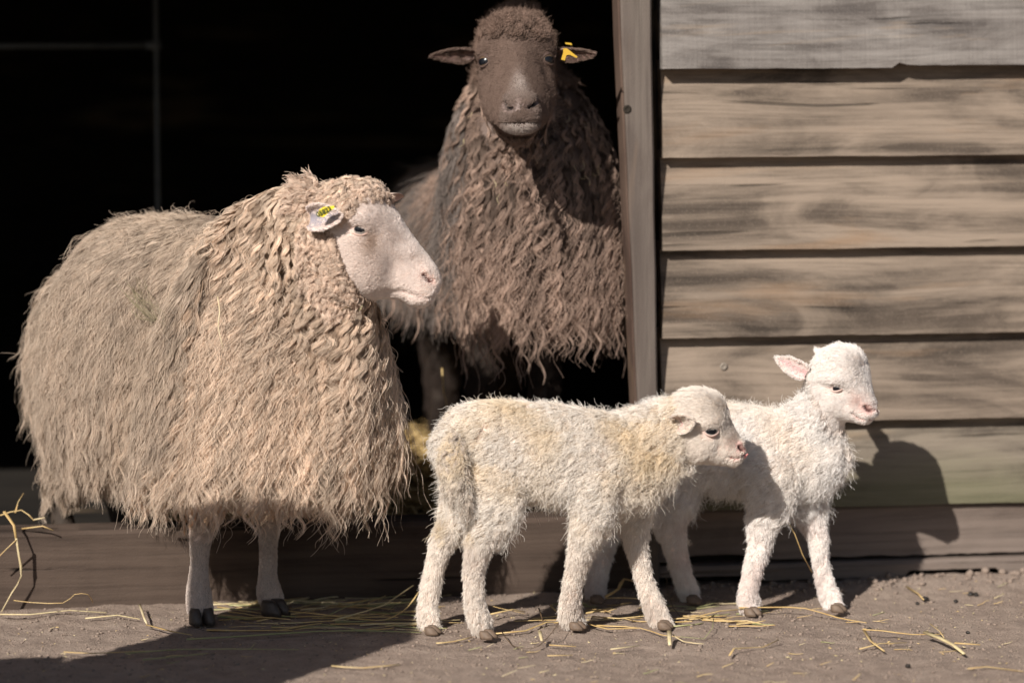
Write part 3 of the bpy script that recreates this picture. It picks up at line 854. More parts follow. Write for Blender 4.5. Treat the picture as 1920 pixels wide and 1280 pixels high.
    hair('face_hair', root, loc, LAMB_FACE_W if hm is LAMB_HAIR_W else LAMB_FACE, surf, 4200, lambda P, N: is_head(P) * clear(P) * (1.0 - .55 * np.exp(-(np.hypot(fr.invpx(P)[0] - nostril[0][0], fr.invpx(P)[2] - nostril[0][1]) / 14) ** 2)),
         face_L, lambda P, N: np.tile(-fr.f - fr.u * .35, (len(P), 1)), lift=.22, grav=.05, K=5, nchild=16, R=.005, clump=.12, amp=.0003, freq=1, rad=.00026, lockv=.15, patch=lambda P, N: .75 * np.exp(-(((fr.invpx(P)[0] - nostril[0][0] + 12) / 11) ** 2 + ((fr.invpx(P)[2] - nostril[0][1] + 12) / 15) ** 2)),
         tip=.00008, off=.0006, rng=rng, spread=.12, wild=.05)
    if tail:
        def near_tail(P, N=None): px, py = coords(P); return (seg_dist(px, py, [(t[0], t[1]) for t in tail]) < 17) * (P[:, 1] < -.515) * 1.0
        hair('tail_hair', root, loc, LAMB_GREY, surf, 420, near_tail, lambda P, N: np.full(len(P), .028), lambda P, N: np.tile((.1, 0, -1.0), (len(P), 1)), lift=.5, grav=.25, K=9, nchild=16, R=.004, clump=.5,
             amp=.002, freq=1.6, rad=.00034, tip=.0001, rng=rng, spread=.35, wild=.15)
        def soiled(P, N=None): px, py = coords(P); return np.exp(-((px - 868) / 24) ** 2) * (py > 900) * (py < 1010) * (P[:, 1] < -.40)
        hair('soiled_hair', root, loc, LAMB_GREY, surf, 500, soiled, lambda P, N: np.full(len(P), .017), lambda P, N: np.tile((-.1, 0, -1.0), (len(P), 1)), lift=.45, grav=.2, K=6, nchild=12, R=.005, clump=.3,
             amp=.001, freq=1.2, rad=.0003, tip=.0001, rng=rng, spread=.25, wild=.15)
    return root, o, surf, loc, coords, is_head
A_H = (.95, -.3, 0)
# near lamb, side on, tongue out
fr1 = Frame(1333, 801, -.44, yaw=.12)
s1 = [(1262, 745, 1285, 858, .034, .0), (1290, 731, 1306, 866, .041, .05), (1326, 732, 1328, 868, .042, .08), (1354, 748, 1346, 871, .035, .05),
      (1369, 786, 1361, 872, .025, -.1), (1383, 812, 1372, 874, .0205, -.15), (1394, 829, 1382, 873, .018, -.15), (1400, 842, 1391, 864, .012, -.1)]
b1 = [
 [(856, 830, -.475, 42, 40), (880, 818, -.475, 60, 58), (940, 826, -.472, 74, 70), (1040, 842, -.465, 80, 74), (1130, 856, -.455, 82, 70), (1190, 862, -.45, 74, 58), (1225, 855, -.45, 55, 44)],
 [(1165, 840, -.45, 66, 52), (1215, 820, -.445, 60, 46), (1258, 802, -.44, 52, 42), (1300, 795, -.44, 42, 38)],
]
l1 = [
 [(885, 880, -.43, 46, 36), (872, 935, -.42, 38, 30), (848, 985, -.42, 27, 24), (826, 1025, -.425, 20, 17), (812, 1080, -.435, 17, 15), (802, 1130, -.44, 17, 15), (803, 1160, -.45, 19, 16), (808, 1176, -.455, 16, 15)],
 [(925, 880, -.50, 56, 36), (927, 930, -.51, 50, 32), (918, 980, -.515, 36, 26), (896, 1030, -.515, 22, 19), (889, 1080, -.51, 18, 16), (890, 1130, -.505, 18, 16), (900, 1165, -.50, 20, 17), (908, 1183, -.495, 16, 15)],
 [(1120, 890, -.49, 50, 34), (1112, 950, -.49, 38, 28), (1098, 1000, -.49, 26, 21), (1090, 1035, -.485, 22, 19), (1077, 1080, -.47, 17, 15), (1071, 1120, -.46, 18, 16), (1070, 1150, -.45, 22, 18), (1078, 1166, -.445, 18, 16)],
 [(1180, 900, -.41, 44, 30), (1186, 955, -.41, 32, 26), (1192, 1005, -.41, 22, 19), (1198, 1045, -.415, 17, 16), (1212, 1095, -.42, 16, 14), (1226, 1135, -.425, 19, 16), (1238, 1160, -.43, 19, 16), (1246, 1168, -.435, 14, 14)],
]
h1 = [(812, 1189, (.95, -.3, 0), .030), (916, 1197, (.9, -.45, 0), .031), (1084, 1180, (.9, -.4, 0), .031), (1248, 1179, (.95, -.25, 0), .031)]
fp1 = ((1300, 1410, 740, 885), [(1268, 735), (1300, 700), (1420, 700), (1430, 890), (1340, 895), (1302, 880), (1288, 840), (1285, 790)])
e1 = [(fr1.P(1274, 784, -.038), fr1.P(1306, 776, -.064), fr1.f * .45 - fr1.l * .75 + fr1.u * .05, .040),
      (fr1.P(1282, 787, .036), fr1.P(1290, 775, .085), fr1.f * .8 + fr1.l * .2, .036)]
tail1 = [(856, 808, -.505, 15), (848, 850, -.53, 17), (852, 890, -.54, 16), (864, 922, -.54, 12), (872, 946, -.535, 7)]
lamb1 = lamb('cream curly lamb in front with its pink tongue out', -.46, b1, l1, h1, fr1, s1,
     [(1367, 852), (1378, 856), (1390, 855), (1400, 850)], [(1388, 834), (1392, 839), (1395, 842)], (1333, 801, 13), e1, tail1, LAMB_HAIR, 5,
     .0128, .0300, M_IRIS, (1010, 1180), fp1, (.135, .19), (1268, 800), eyeopen=(.92, .62), eye_tilt=-.1)
M_TONGUE = plain('tongue', (.62, .24, .22), .35, .5, 0, 300, .1)
tg = tube('tongue', [fr1.P(1374, 855, 0), fr1.P(1386, 858, -.001), fr1.P(1396, 856, -.002), fr1.P(1403, 850, -.002)], [.006, .0062, .005, .0022], M_TONGUE, lamb1[0], seg=14, flat=.55, loc=lamb1[3])
tg.location = (0, 0, 0)
# white lamb behind, head turned a little to the camera
fr2 = Frame(1583, 721, -.29, yaw=.48)
s2 = [(1532, 682, 1548, 772, .036, .0), (1554, 655, 1562, 781, .0425, .05), (1586, 649, 1582, 788, .0430, .08), (1611, 664, 1598, 790, .036, .05),
      (1624, 704, 1608, 791, .026, -.1), (1632, 733, 1617, 793, .0215, -.15), (1639, 754, 1627, 791, .0185, -.15), (1642, 767, 1634, 783, .013, -.1)]
b2 = [
 [(1206, 812, -.20, 44, 44), (1235, 812, -.205, 62, 60), (1310, 826, -.22, 70, 68), (1400, 836, -.24, 74, 68), (1480, 850, -.26, 74, 60), (1530, 855, -.275, 60, 46), (1552, 850, -.28, 40, 34)],
 [(1480, 830, -.26, 62, 48), (1520, 800, -.27, 56, 44), (1545, 765, -.28, 46, 40), (1565, 730, -.285, 38, 36)],
]
l2 = [
 [(1215, 860, -.17, 52, 36), (1195, 920, -.165, 40, 30), (1165, 965, -.165, 27, 23), (1140, 1005, -.17, 20, 18), (1128, 1050, -.18, 17, 15), (1120, 1085, -.19, 17, 15), (1117, 1110, -.20, 18, 16), (1118, 1122, -.205, 14, 14)],
 [(1262, 860, -.24, 54, 36), (1262, 925, -.245, 44, 30), (1256, 975, -.245, 32, 25), (1264, 1015, -.24, 22, 19), (1272, 1050, -.235, 18, 16), (1282, 1085, -.23, 17, 16), (1291, 1108, -.225, 18, 16), (1298, 1120, -.22, 14, 14)],
 [(1450, 880, -.30, 46, 32), (1442, 940, -.305, 36, 28), (1428, 990, -.31, 26, 22), (1425, 1020, -.31, 21, 19), (1413, 1065, -.315, 17, 16), (1404, 1105, -.32, 17, 16), (1404, 1130, -.32, 19, 17), (1408, 1142, -.325, 14, 14)],
 [(1500, 880, -.25, 40, 30), (1510, 935, -.25, 32, 26), (1525, 980, -.255, 23, 20), (1535, 1010, -.26, 18, 17), (1539, 1050, -.265, 14, 14), (1547, 1090, -.27, 15, 14), (1558, 1120, -.275, 18, 16), (1566, 1134, -.28, 14, 14)],
]
h2 = [(1121, 1131, (.9, -.3, 0), .028), (1302, 1131, (.9, -.3, 0), .028), (1412, 1154, (.7, -.6, 0), .030), (1573, 1147, (.9, -.4, 0), .030)]
fp2 = ((1550, 1665, 650, 800), [(1528, 690), (1530, 620), (1690, 620), (1690, 815), (1600, 815), (1572, 800), (1556, 765), (1545, 720)])
e2 = [(fr2.P(1530, 700, -.036), fr2.P(1487, 668, -.058), fr2.f * .5 - fr2.l * .8 + fr2.u * .1, .034),
      (fr2.P(1534, 700, .036), fr2.P(1500, 668, .068), fr2.f * .8 + fr2.l * .3, .038)]
lamb2 = lamb('white curly lamb behind the other with its eyes half shut', -.27, b2, l2, h2, fr2, s2,
     [(1608, 771), (1620, 779), (1632, 782), (1644, 781)], [(1629, 757), (1633, 763), (1637, 765)], (1583, 721, 13), e2, None, LAMB_HAIR_W, 9,
     .0128, .0295, M_IRIS_D, (1345, 1140), fp2, (.135, .19), (1530, 740), skin=(.84, .70, .64), eyeopen=(1.05, .46), eye_tilt=.12)
# ------------------------------------------------------------------ the white ewe
M_IRIS_B = plain('brown_iris', (.10, .065, .04), .3, .3); M_IRIS_P = plain('pale_grey_iris', (.34, .30, .27), .2, .5)
EWE_HAIR = hair_mat('white_ewe_wool', (.28, .19, .13), (.76, .615, .49), (.76, .52, .34), trans=.3)  # dark roots add the shade between locks as colour
EWE_REAR_SHADED = hair_mat('ewe_back_wool_shaded', (.20, .148, .108), (.57, .462, .37), (.60, .45, .32), trans=.28)  # rump shade put into a darker, greyer colour than the front wool
EWE_NECK = hair_mat('ewe_neck_wool', (.30, .20, .14), (.72, .57, .46), (.68, .48, .34), trans=.3)
EWE_FACE = hair_mat('ewe_face_hair', (.88, .75, .68), (.92, .82, .76), (.55, .42, .34), trans=.3)
EWE_LEG = hair_mat('ewe_leg_hair', (.50, .39, .33), (.70, .61, .55), (.40, .27, .19), trans=.2)
def ewe_white():
    rng = np.random.default_rng(21)
    base = Gp(440, 1166); base.z = 0; loc = tuple(base)
    root = empty('ewe', base)
    tag(root, 'large long-woolled white ewe with a yellow ear tag, head in profile', 'sheep')
    Yh = -.465
    fr = Frame(680, 423, Yh, yaw=.06)
    secs = [(590, 368, 632, 566, .050, .0), (642, 342, 668, 562, .058, .05), (672, 341, 690, 561, .060, .08), (705, 349, 706, 561, .057, .08),
            (742, 396, 730, 559, .044, .0), (768, 434, 748, 560, .035, -.15), (790, 463, 765, 568, .031, -.2), (806, 483, 779, 576, .029, -.2),
            (820, 503, 795, 576, .026, -.2), (828, 524, 806, 569, .019, -.15)]
    AX = np.array((math.cos(.62), -math.sin(.62), 0)); LT = (math.sin(.62), math.cos(.62), 0)
    C0 = np.array((-.462, -.245, 0))
    def B(s, z, h, w): p = C0 + AX * s; return (p[0], p[1], z, w, h)
    torso = [B(-.245, .40, .10, .08), B(-.208, .395, .155, .125), B(-.13, .393, .185, .15), B(0, .395, .19, .155), B(.12, .39, .18, .145), B(.20, .385, .14, .11), B(.24, .39, .09, .08)]
    cape = chain([(520, 432, -.37, 62, 50), (512, 500, -.375, 95, 85), (505, 600, -.38, 140, 110), (482, 690, -.375, 160, 130), (470, 750, -.365, 168, 130), (464, 785, -.36, 152, 115), (460, 808, -.36, 110, 88)])
    neck = chain([(500, 470, -.38, 92, 75), (545, 440, -.41, 84, 72), (600, 440, -.45, 82, 66), (640, 455, -.462, 78, 56)])
    chest = chain([(620, 520, -.45, 72, 60), (640, 600, -.44, 66, 66), (616, 680, -.42, 70, 78), (596, 735, -.41, 62, 72), (578, 765, -.40, 48, 54)])
    legn = chain([(392, 880, -.40, 36, 34), (384, 940, -.40, 27, 26), (379, 985, -.40, 25, 25), (375, 1025, -.40, 19, 19), (374, 1060, -.40, 17, 17), (372, 1090, -.40, 20, 20), (373, 1122, -.40, 25, 23), (376, 1145, -.405, 25, 22)])
    legf = chain([(502, 880, -.32, 32, 30), (503, 940, -.32, 23, 23), (505, 980, -.32, 21, 21), (503, 1020, -.32, 17, 17), (503, 1060, -.32, 16, 16), (502, 1085, -.32, 18, 18), (505, 1110, -.32, 24, 22), (511, 1132, -.325, 23, 20)])
    # hind legs stand on the barn floor behind the threshold
    hp = C0 - AX * .22; L3 = np.array(LT); hinds = []
    for s in (-1, 1):
        q = hp + L3 * .065 * s
        hinds.append([(q[0] + .06, q[1], .26, .05, .06), (q[0], q[1] + .01, .2, .03, .035), (q[0] - .02, q[1] + .02, .15, .02, .022), (q[0] - .01, q[1] + .02, FLOOR_Z + .03, .018, .018), (q[0], q[1] + .01, FLOOR_Z + .015, .018, .018)])
    rim = chain([(448, 420, -.385, 26, 26), (405, 470, -.405, 28, 26), (362, 545, -.42, 32, 28), (332, 620, -.43, 35, 30), (312, 700, -.43, 38, 32), (292, 770, -.42, 38, 32), (285, 815, -.41, 28, 26)])
    parts = [sweep(rim, (1, 0, 0), 16), sweep(torso, LT, 32), sweep(cape, (1, 0, 0), 32), sweep([(x, y, z, a, b) for x, y, z, b, a in chest], (1, 0, 0), 24), sweep(neck, None, 28), headloft(fr, secs), sweep(legn, None, 16), sweep(legf, None, 16)] + [sweep(h, None, 12) for h in hinds]
    # chains running upright measure ra along x, so widths and depths swap there
    cx = [(x, y, z, rb, ra) for x, y, z, ra, rb in cape]; parts[2] = sweep(cx, (1, 0, 0), 32)
    o = fuse('body', parts, .0046, 5, M_SKIN, root, loc, fine=(fr, (655, 840, 330, 590)))
    mouth = [(757, 541), (772, 546), (790, 553), (806, 556), (822, 553)]
    nostril = [(799, 513), (805, 521), (813, 525)]
    col = sculpt_face(o, loc, fr, mouth, nostril, (680, 424, 13), scale=1.0, nose_pink=(.72, .44, .37), base=(.86, .70, .62), lip=(.66, .38, .32), eyec=(.42, .25, .19))
    P = get_co(o.data) + np.array(loc); a, b, c = fr.invpx(P)
    bumps(o, fr, loc, [(702, 505, 30, 34, .004), (742, 500, 16, 30, -.004), (735, 545, 30, 8, -.003), (715, 440, 12, 22, -.003), (770, 470, 30, 12, .002), (665, 405, 26, 8, .004), (790, 560, 16, 8, .003)])
    wool_under = ~((a > 655) & (c < 600) & (np.abs(b) < .08)) & (P[:, 2] > .17)
    col[wool_under] = (.36, .27, .19)
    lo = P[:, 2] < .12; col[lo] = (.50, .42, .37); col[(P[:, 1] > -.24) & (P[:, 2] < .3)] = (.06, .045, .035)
    set_skin(o.data, col)
    lid = plain('ewe_eyelid', (.48, .33, .27), .6, .3)
    for s in (-1, 1):
        cpt = fr.P(680, 425, s * .0450)
        eyeball('eye', cpt, .0158, fr.l * s + fr.f * .22 + fr.u * .08, fr.u, M_IRIS_P, root, loc, lid, open_w=1.0, open_h=.60, pup=(.55, .26), tilt=.05 * s)
        # pale lashes over the eye
    # ears
    E1 = (fr.P(590, 404, -.054), fr.P(652, 397, -.080), -fr.l * .95 + fr.f * .35 + fr.u * .12)
    e1_ = make_ear(root, loc, fr.P(590, 404, -.054), fr.P(652, 397, -.080), -fr.l * .95 + fr.f * .35 + fr.u * .12, .048, c_in=(.30, .27, .30), c_out=(.74, .57, .52), cup=.44)
    make_ear(root, loc, fr.P(690, 372, .050), fr.P(746, 378, .100), fr.f * .6 - fr.u * .6, .046, c_in=(.60, .40, .35), c_out=(.74, .56, .47), cup=.38)
    ear_fur(e1_, root, loc, EWE_FACE, E1, rng)
    # yellow tag with its number
    M_TAG = plain('yellow_plastic_tag', (.80, .60, .04), .4, .5)
    M_INK = plain('printed_ink', (.05, .07, .02), .6, .3)
    tp = [(609, 393), (612, 385), (620, 380), (640, 377), (641, 381), (620, 399), (611, 398)]
    fz = -.093
    F3 = [fr.P(x, y, fz - (x - 625) * .0002) for x, y in tp]; n = len(F3); back = [p + fr.l * .0016 for p in F3]
    tg_ = mesh_obj('ear_tag', F3 + back, [tuple(range(n))[::-1], tuple(range(n, 2 * n))] + [(i, (i + 1) % n, n + (i + 1) % n, n + i) for i in range(n)], M_TAG, root, smooth=False, loc=loc)
    tg_.location = (0, 0, 0)
    cu = bpy.data.curves.new('number', 'FONT'); cu.body = '05822'; cu.size = .0098; cu.align_x = 'CENTER'; cu.align_y = 'CENTER'; cu.offset = .0003; cu.extrude = .0001
    cu.materials.append(M_INK)
    nb = bpy.data.objects.new('number', cu); COL.objects.link(nb); dg = bpy.context.evaluated_depsgraph_get(); nm_ = bpy.data.meshes.new_from_object(nb.evaluated_get(dg)); bpy.data.objects.remove(nb)
    nb = bpy.data.objects.new('number', nm_); COL.objects.link(nb); nb.parent = tg_
    ctr = Vector(fr.P(621, 388.5, fz - .0006)) - Vector(loc)
    dx = Vector(fr.P(640, 378, fz - .0038) - fr.P(609, 394, fz + .0028)).normalized(); nrm = Vector(-fr.l); nrm = (nrm - dx * nrm.dot(dx)).normalized(); dy = nrm.cross(dx)
    nb.matrix_local = Matrix.Translation(ctr + nrm * .0006) @ Matrix((dx, dy, nrm)).transposed().to_4x4()
    for px, py, fw in ((379, 1173, (.35, -.9, 0)), (516, 1156, (.75, -.6, 0))):
        g = Gp(px, py - 3); hoof(root, loc, (g.x, g.y, .001), fw, .036, M_HOOF_D, h=.022, L=.034)
    for h in hinds:
        hoof(root, loc, (h[-1][0], h[-1][1], FLOOR_Z + .001), AX, .038, M_HOOF_D, h=.025, L=.036)
    surf = Surf(o, loc)
    # ---- wool
    facepoly = [(668, 372), (690, 352), (720, 330), (860, 330), (860, 600), (722, 600), (700, 568), (672, 540), (655, 505), (640, 465), (632, 440), (636, 412), (655, 395)]
    def face(P): a, b, c = fr.invpx(P); return inpoly(a, c, facepoly) & (np.abs(b) < .085)
    def rumpness(P): return (P - C0) @ AX
    def legz(P): px, py = proj(P); return P[:, 2] < .165
    def front(P):     # near the head: short crimped wool, longer down the chest
        a, b, c = fr.invpx(P); return np.exp(-(((a - 640) / 75) ** 2 + ((c - 460) / 110) ** 2))
    def wl(P, N):
        L = np.clip((P[:, 2] - .15) * .9, .05, .15)
        hd = np.linalg.norm((P - fr.P(655, 400)) / np.array((.11, .16, .10)), axis=1)
        L = L * (1 - .72 * front(P)) * (.16 + .84 * sstep(hd, .75, 1.9)) * (1 - .35 * sstep(N[:, 2], .6, .95)); return np.maximum(L, .018) * rng.uniform(.75, 1.1, len(P))
    def comb(P, N):
        d = np.zeros_like(P); d[:, 2] = -1
        s = rumpness(P); d[:, 0] += np.where(s < .0, -.35, -.10); d[:, 1] += np.where(s < 0, .1, -.1)
        return d
    def lf(P, N): return .25 + .45 * sstep(N[:, 2], .2, .9)
    def camw(P, N): return np.where(N[:, 1] < .35, 1.0, .35)
    nearear = lambda P: 1 - sstep(-np.linalg.norm((P - fr.P(618, 402, -.07)) / .034, axis=1), -1.15, -.8)
    W0 = lambda P, N: (~face(P)) * nearear(P) * (~legz(P)) * camw(P, N) * (N[:, 2] > -.95)
    neckz = lambda P: front(P)
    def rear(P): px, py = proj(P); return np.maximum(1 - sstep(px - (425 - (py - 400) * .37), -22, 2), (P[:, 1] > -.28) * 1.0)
    hair('fleece', root, loc, EWE_REAR_SHADED, surf, 3000, lambda P, N: W0(P, N) * rear(P), wl, comb, lift=lambda P, N: .10 + .12 * sstep(N[:, 2], .3, .95), grav=.24, K=24, nchild=44, R=.013, clump=.55, rope=.35, coh=9,
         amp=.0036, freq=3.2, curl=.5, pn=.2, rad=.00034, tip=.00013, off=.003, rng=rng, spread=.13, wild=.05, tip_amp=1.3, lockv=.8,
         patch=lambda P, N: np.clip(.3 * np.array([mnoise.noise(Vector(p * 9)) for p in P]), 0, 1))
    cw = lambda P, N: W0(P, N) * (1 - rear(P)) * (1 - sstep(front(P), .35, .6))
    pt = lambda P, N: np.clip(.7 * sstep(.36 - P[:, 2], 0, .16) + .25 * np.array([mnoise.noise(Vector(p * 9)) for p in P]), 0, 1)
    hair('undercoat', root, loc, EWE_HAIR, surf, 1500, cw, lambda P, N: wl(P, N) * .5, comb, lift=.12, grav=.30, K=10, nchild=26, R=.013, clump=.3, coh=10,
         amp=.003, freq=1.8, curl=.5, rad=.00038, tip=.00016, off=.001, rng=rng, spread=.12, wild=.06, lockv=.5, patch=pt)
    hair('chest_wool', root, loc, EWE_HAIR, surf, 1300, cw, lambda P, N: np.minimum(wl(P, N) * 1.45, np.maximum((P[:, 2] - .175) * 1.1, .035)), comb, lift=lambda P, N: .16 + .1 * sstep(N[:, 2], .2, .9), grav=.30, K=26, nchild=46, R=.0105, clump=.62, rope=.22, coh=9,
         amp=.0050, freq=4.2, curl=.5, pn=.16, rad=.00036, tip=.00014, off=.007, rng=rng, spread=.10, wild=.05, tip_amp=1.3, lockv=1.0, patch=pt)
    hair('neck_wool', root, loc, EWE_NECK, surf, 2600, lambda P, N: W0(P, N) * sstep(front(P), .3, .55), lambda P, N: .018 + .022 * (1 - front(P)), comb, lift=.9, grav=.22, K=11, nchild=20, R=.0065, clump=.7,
         amp=.0022, freq=2.2, curl=.9, rad=.00042, tip=.0002, off=.003, rng=rng, spread=.35, wild=.06, tip_amp=1.2, lockv=.8)
    fly = hair('loose_hair', root, loc, EWE_HAIR, surf, 260, lambda P, N: W0(P, N) * (P[:, 0] < -.27) * (1 - sstep(front(P), .3, .6)), lambda P, N: wl(P, N) * .45 + .01, comb, lift=.9, grav=.16, K=12, nchild=3, R=.012, clump=.2,
         amp=.006, freq=1.4, curl=.8, rad=.00022, tip=.0001, off=.008, rng=rng, spread=.5, wild=.2)
    eyes = [fr.P(680, 425, s * .048) for s in (-1, 1)]
    def clear(P):
        w = np.ones(len(P))
        for e in eyes: w *= sstep(np.linalg.norm(P - e, axis=1), .0150, .021)
        a, b, c = fr.invpx(P)
        w *= sstep(seg_dist(a, c, nostril) * fr.m, .004, .008); w *= sstep(seg_dist(a, c, mouth) * fr.m, .001, .0035)
        return w
    def faceL(P, N):
        a, b, c = fr.invpx(P); return .0022 + .007 * sstep(np.hypot(a - 815, c - 530), 25, 190)
    def facepatch(P, N):
        a, b, c = fr.invpx(P)
        return np.clip(.9 * np.exp(-(((a - 708) / 13) ** 2 + ((c - 448) / 24) ** 2)) + .35 * np.exp(-(((a - 700) / 55) ** 2 + ((c - 480) / 60) ** 2)) + .5 * np.exp(-(((a - 781) / 5) ** 2 + ((c - 478) / 4) ** 2)), 0, 1)
    hair('face_hair', root, loc, EWE_FACE, surf, 9500, lambda P, N: face(P) * clear(P), faceL, lambda P, N: np.tile(-fr.f + fr.u * .25, (len(P), 1)), lift=.18, grav=.03, K=5, nchild=14, R=.006, clump=.05,
         amp=.0003, freq=1, rad=.00034, tip=.0001, off=.0006, rng=rng, spread=.10, wild=.04, lockv=.15, patch=facepatch)
    # short tuft of crimped wool on the crown
    hair('crown_wool', root, loc, EWE_NECK, surf, 1100, lambda P, N: inpoly(*[fr.invpx(P)[i] for i in (0, 2)], [(560, 300), (560, 395), (640, 392), (700, 372), (738, 384), (730, 330)]) * (np.abs(fr.invpx(P)[1]) < .07) * nearear(P),
         lambda P, N: .012 + .022 * sstep(640 - fr.invpx(P)[0], 0, 60), lambda P, N: np.tile(-fr.f + fr.u * .1, (len(P), 1)), lift=.8, grav=.12, K=8, nchild=18, R=.006, clump=.6, amp=.0020, freq=1.8,
         rad=.0004, tip=.0002, rng=rng, spread=.5, wild=.1)
    hair('leg_hair', root, loc, EWE_LEG, surf, 3200, lambda P, N: (P[:, 1] < -.24) * (P[:, 2] < .21) * (P[:, 2] > .016), lambda P, N: .005 + .009 * sstep(P[:, 2], .12, .2), lambda P, N: np.tile((0, 0, -1.0), (len(P), 1)),
         lift=.2, grav=.05, K=5, nchild=12, R=.005, clump=.2, amp=.0004, freq=1, rad=.0003, tip=.0001, off=.0006, rng=rng, spread=.12, wild=.06, lockv=.25, patch=lambda P, N: .55 * sstep(P[:, 2], .11, .16))
    return root, o, surf, fr
ewe = ewe_white()
# ------------------------------------------------------------------ the brown ewe in the doorway
BRN_HAIR = hair_mat('brown_wool', (.04, .028, .022), (.40, .285, .225), (.17, .145, .13), trans=.25, rough=.6)  # sunlit tips and shaded gaps between locks put into the root-to-tip colour
BRN_FLANK_SHADED = hair_mat('shaded_brown_wool', (.09, .07, .06), (.20, .165, .145), (.15, .125, .11), trans=.22)  # the shade on the flank is put into a greyer wool colour
BRN_CROWN = hair_mat('brown_crown_wool', (.06, .04, .031), (.235, .16, .125), (.2, .14, .11), trans=.2)
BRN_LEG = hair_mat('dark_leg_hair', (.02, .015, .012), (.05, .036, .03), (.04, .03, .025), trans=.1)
BRN_FACE = hair_mat('brown_face_hair', (.10, .067, .053), (.18, .124, .099), (.66, .58, .53), trans=.15)
def ewe_brown():
    rng = np.random.default_rng(33)
    Yb = -.115
    base = Vector((.02, .02, FLOOR_Z)); loc = tuple(base)
    root = empty('ewe', base)
    tag(root, 'shaggy brown ewe facing out of the dark doorway with ears spread', 'sheep')
    e0 = Wp(968, 113, Yb - .085)
    fr = Frame(680, 423, -.465, yaw=math.pi / 2 - .03, pitch=.12, scale=1.07, origin=e0, ref=(680, 423), roll=.03)
    fr.l = -fr.l if False else fr.l
    secs = [(590, 368, 632, 556, .046, .0), (642, 346, 668, 562, .051, .05), (672, 345, 690, 562, .055, .0), (705, 353, 706, 560, .053, -.15),
            (742, 396, 730, 556, .044, -.42), (768, 434, 748, 557, .038, -.52), (790, 463, 765, 561, .0335, -.46), (806, 483, 779, 567, .0315, -.3),
            (820, 503, 795, 568, .0275, -.2), (828, 524, 806, 561, .019, -.1)]
    tors = [(1010, 420, -.02, 92, 88), (985, 420, .04, 140, 120), (955, 425, .15, 160, 125), (915, 430, .32, 165, 130), (885, 430, .52, 150, 125), (875, 430, .62, 100, 95)]
    T = []
    for px, py, Y, hw, hh in tors:
        P = Wp(px, py, Y); m = mpp(Y); T.append((P.x, P.y, P.z, hw * m, hh * m))
    def upr(rows): return [(x, y, z, rb, ra) for x, y, z, ra, rb in chain(rows)]
    neck = upr([(968, 80, .02, 40, 46), (968, 140, .02, 72, 66), (974, 200, .01, 116, 84), (984, 270, -.01, 146, 102), (1000, 350, -.03, 152, 112), (1012, 420, -.035, 146, 115), (1012, 475, -.02, 115, 100), (1008, 505, 0, 75, 75)])
    crown = upr([(964, 62, -.05, 56, 50), (966, 82, -.06, 66, 58), (966, 106, -.05, 58, 56)])
    legs = []
    for px, Y in ((905, .03), (1022, .02)):
        legs.append(chain([(px + 5, 560, Y, 50, 46), (px, 680, Y, 30, 30), (px - 3, 760, Y, 26, 26), (px, 850, Y, 19, 19), (px, 905, Y, 20, 20), (px + 2, 940, Y, 24, 22)]))
    for px, Y in ((830, .58), (950, .60)):
        legs.append(chain([(px + 5, 560, Y, 60, 55), (px, 680, Y, 36, 36), (px - 3, 780, Y, 24, 24), (px, 880, Y, 20, 20), (px, 905, Y, 22, 22)]))
    parts = [sweep(T, (1, 0, 0), 32), sweep(neck, (1, 0, 0), 32), sweep(crown, (1, 0, 0), 24), headloft(fr, secs)] + [sweep(l, None, 14) for l in legs]
    o = fuse('body', parts, .005, 5, M_SKIN, root, loc, fine=(fr, (645, 840, 330, 590)))
    mouth = [(786, 545), (800, 549), (815, 549), (835, 545)]
    nostril = [(805, 510), (812, 518), (820, 522)]
    col = sculpt_face(o, loc, fr, mouth, nostril, (680, 424, 13), scale=1.05, nose_pink=(.27, .20, .18), base=(.13, .088, .07), lip=(.10, .065, .055), eyec=(.06, .04, .033), inner=(.015, .01, .009))
    bumps(o, fr, loc, [(700, 395, 16, 12, .006), (728, 450, 16, 26, -.005), (702, 505, 30, 34, .003), (690, 420, 14, 16, .004), (812, 500, 10, 8, .002)])
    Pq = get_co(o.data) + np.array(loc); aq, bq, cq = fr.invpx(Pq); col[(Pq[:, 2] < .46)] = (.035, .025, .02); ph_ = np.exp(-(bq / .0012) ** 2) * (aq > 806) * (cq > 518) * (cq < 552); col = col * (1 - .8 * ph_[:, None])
    set_skin(o.data, col)
    lid = plain('brown_eyelid', (.085, .055, .045), .5, .3)
    eyes = []; S0 = Surf(o, loc)
    for s in (-1, 1):
        hp_, hn_ = hit(S0, 1028 if s * fr.l[0] > 0 else 908, 113 if s * fr.l[0] > 0 else 117); cpt = hp_ - hn_ * .0065; eyes.append(cpt)
        eyeball('eye', cpt, .0135, hn_ * .7 + np.array((.42 * np.sign(s * fr.l[0]), -.7, .12)), fr.u, M_IRIS_B, root, loc, lid, open_w=.9, open_h=.62, pup=(.7, .35), tilt=.12 * s)
    tipR, baseR = Wp(1117, 101, Yb - .10), Wp(1046, 98, Yb - .055)
    EARR = (baseR, tipR, (.1, -1, -.55)); EARL = None
    er_ = make_ear(root, loc, baseR, tipR, Vector((.1, -1, -.55)), .029, c_in=(.20, .12, .10), c_out=(.42, .29, .24), cup=.42, point=.6)
    tipL, baseL = Wp(810, 105, Yb - .05), Wp(888, 99, Yb - .045)
    EARL = (baseL, tipL, (-.1, -1, -.55))
    el_ = make_ear(root, loc, baseL, tipL, Vector((-.1, -1, -.55)), .029, c_in=(.15, .09, .075), c_out=(.28, .18, .15), cup=.42, point=.6)
    ear_fur(er_, root, loc, BRN_FACE, EARR, rng); ear_fur(el_, root, loc, BRN_FACE, EARL, rng)
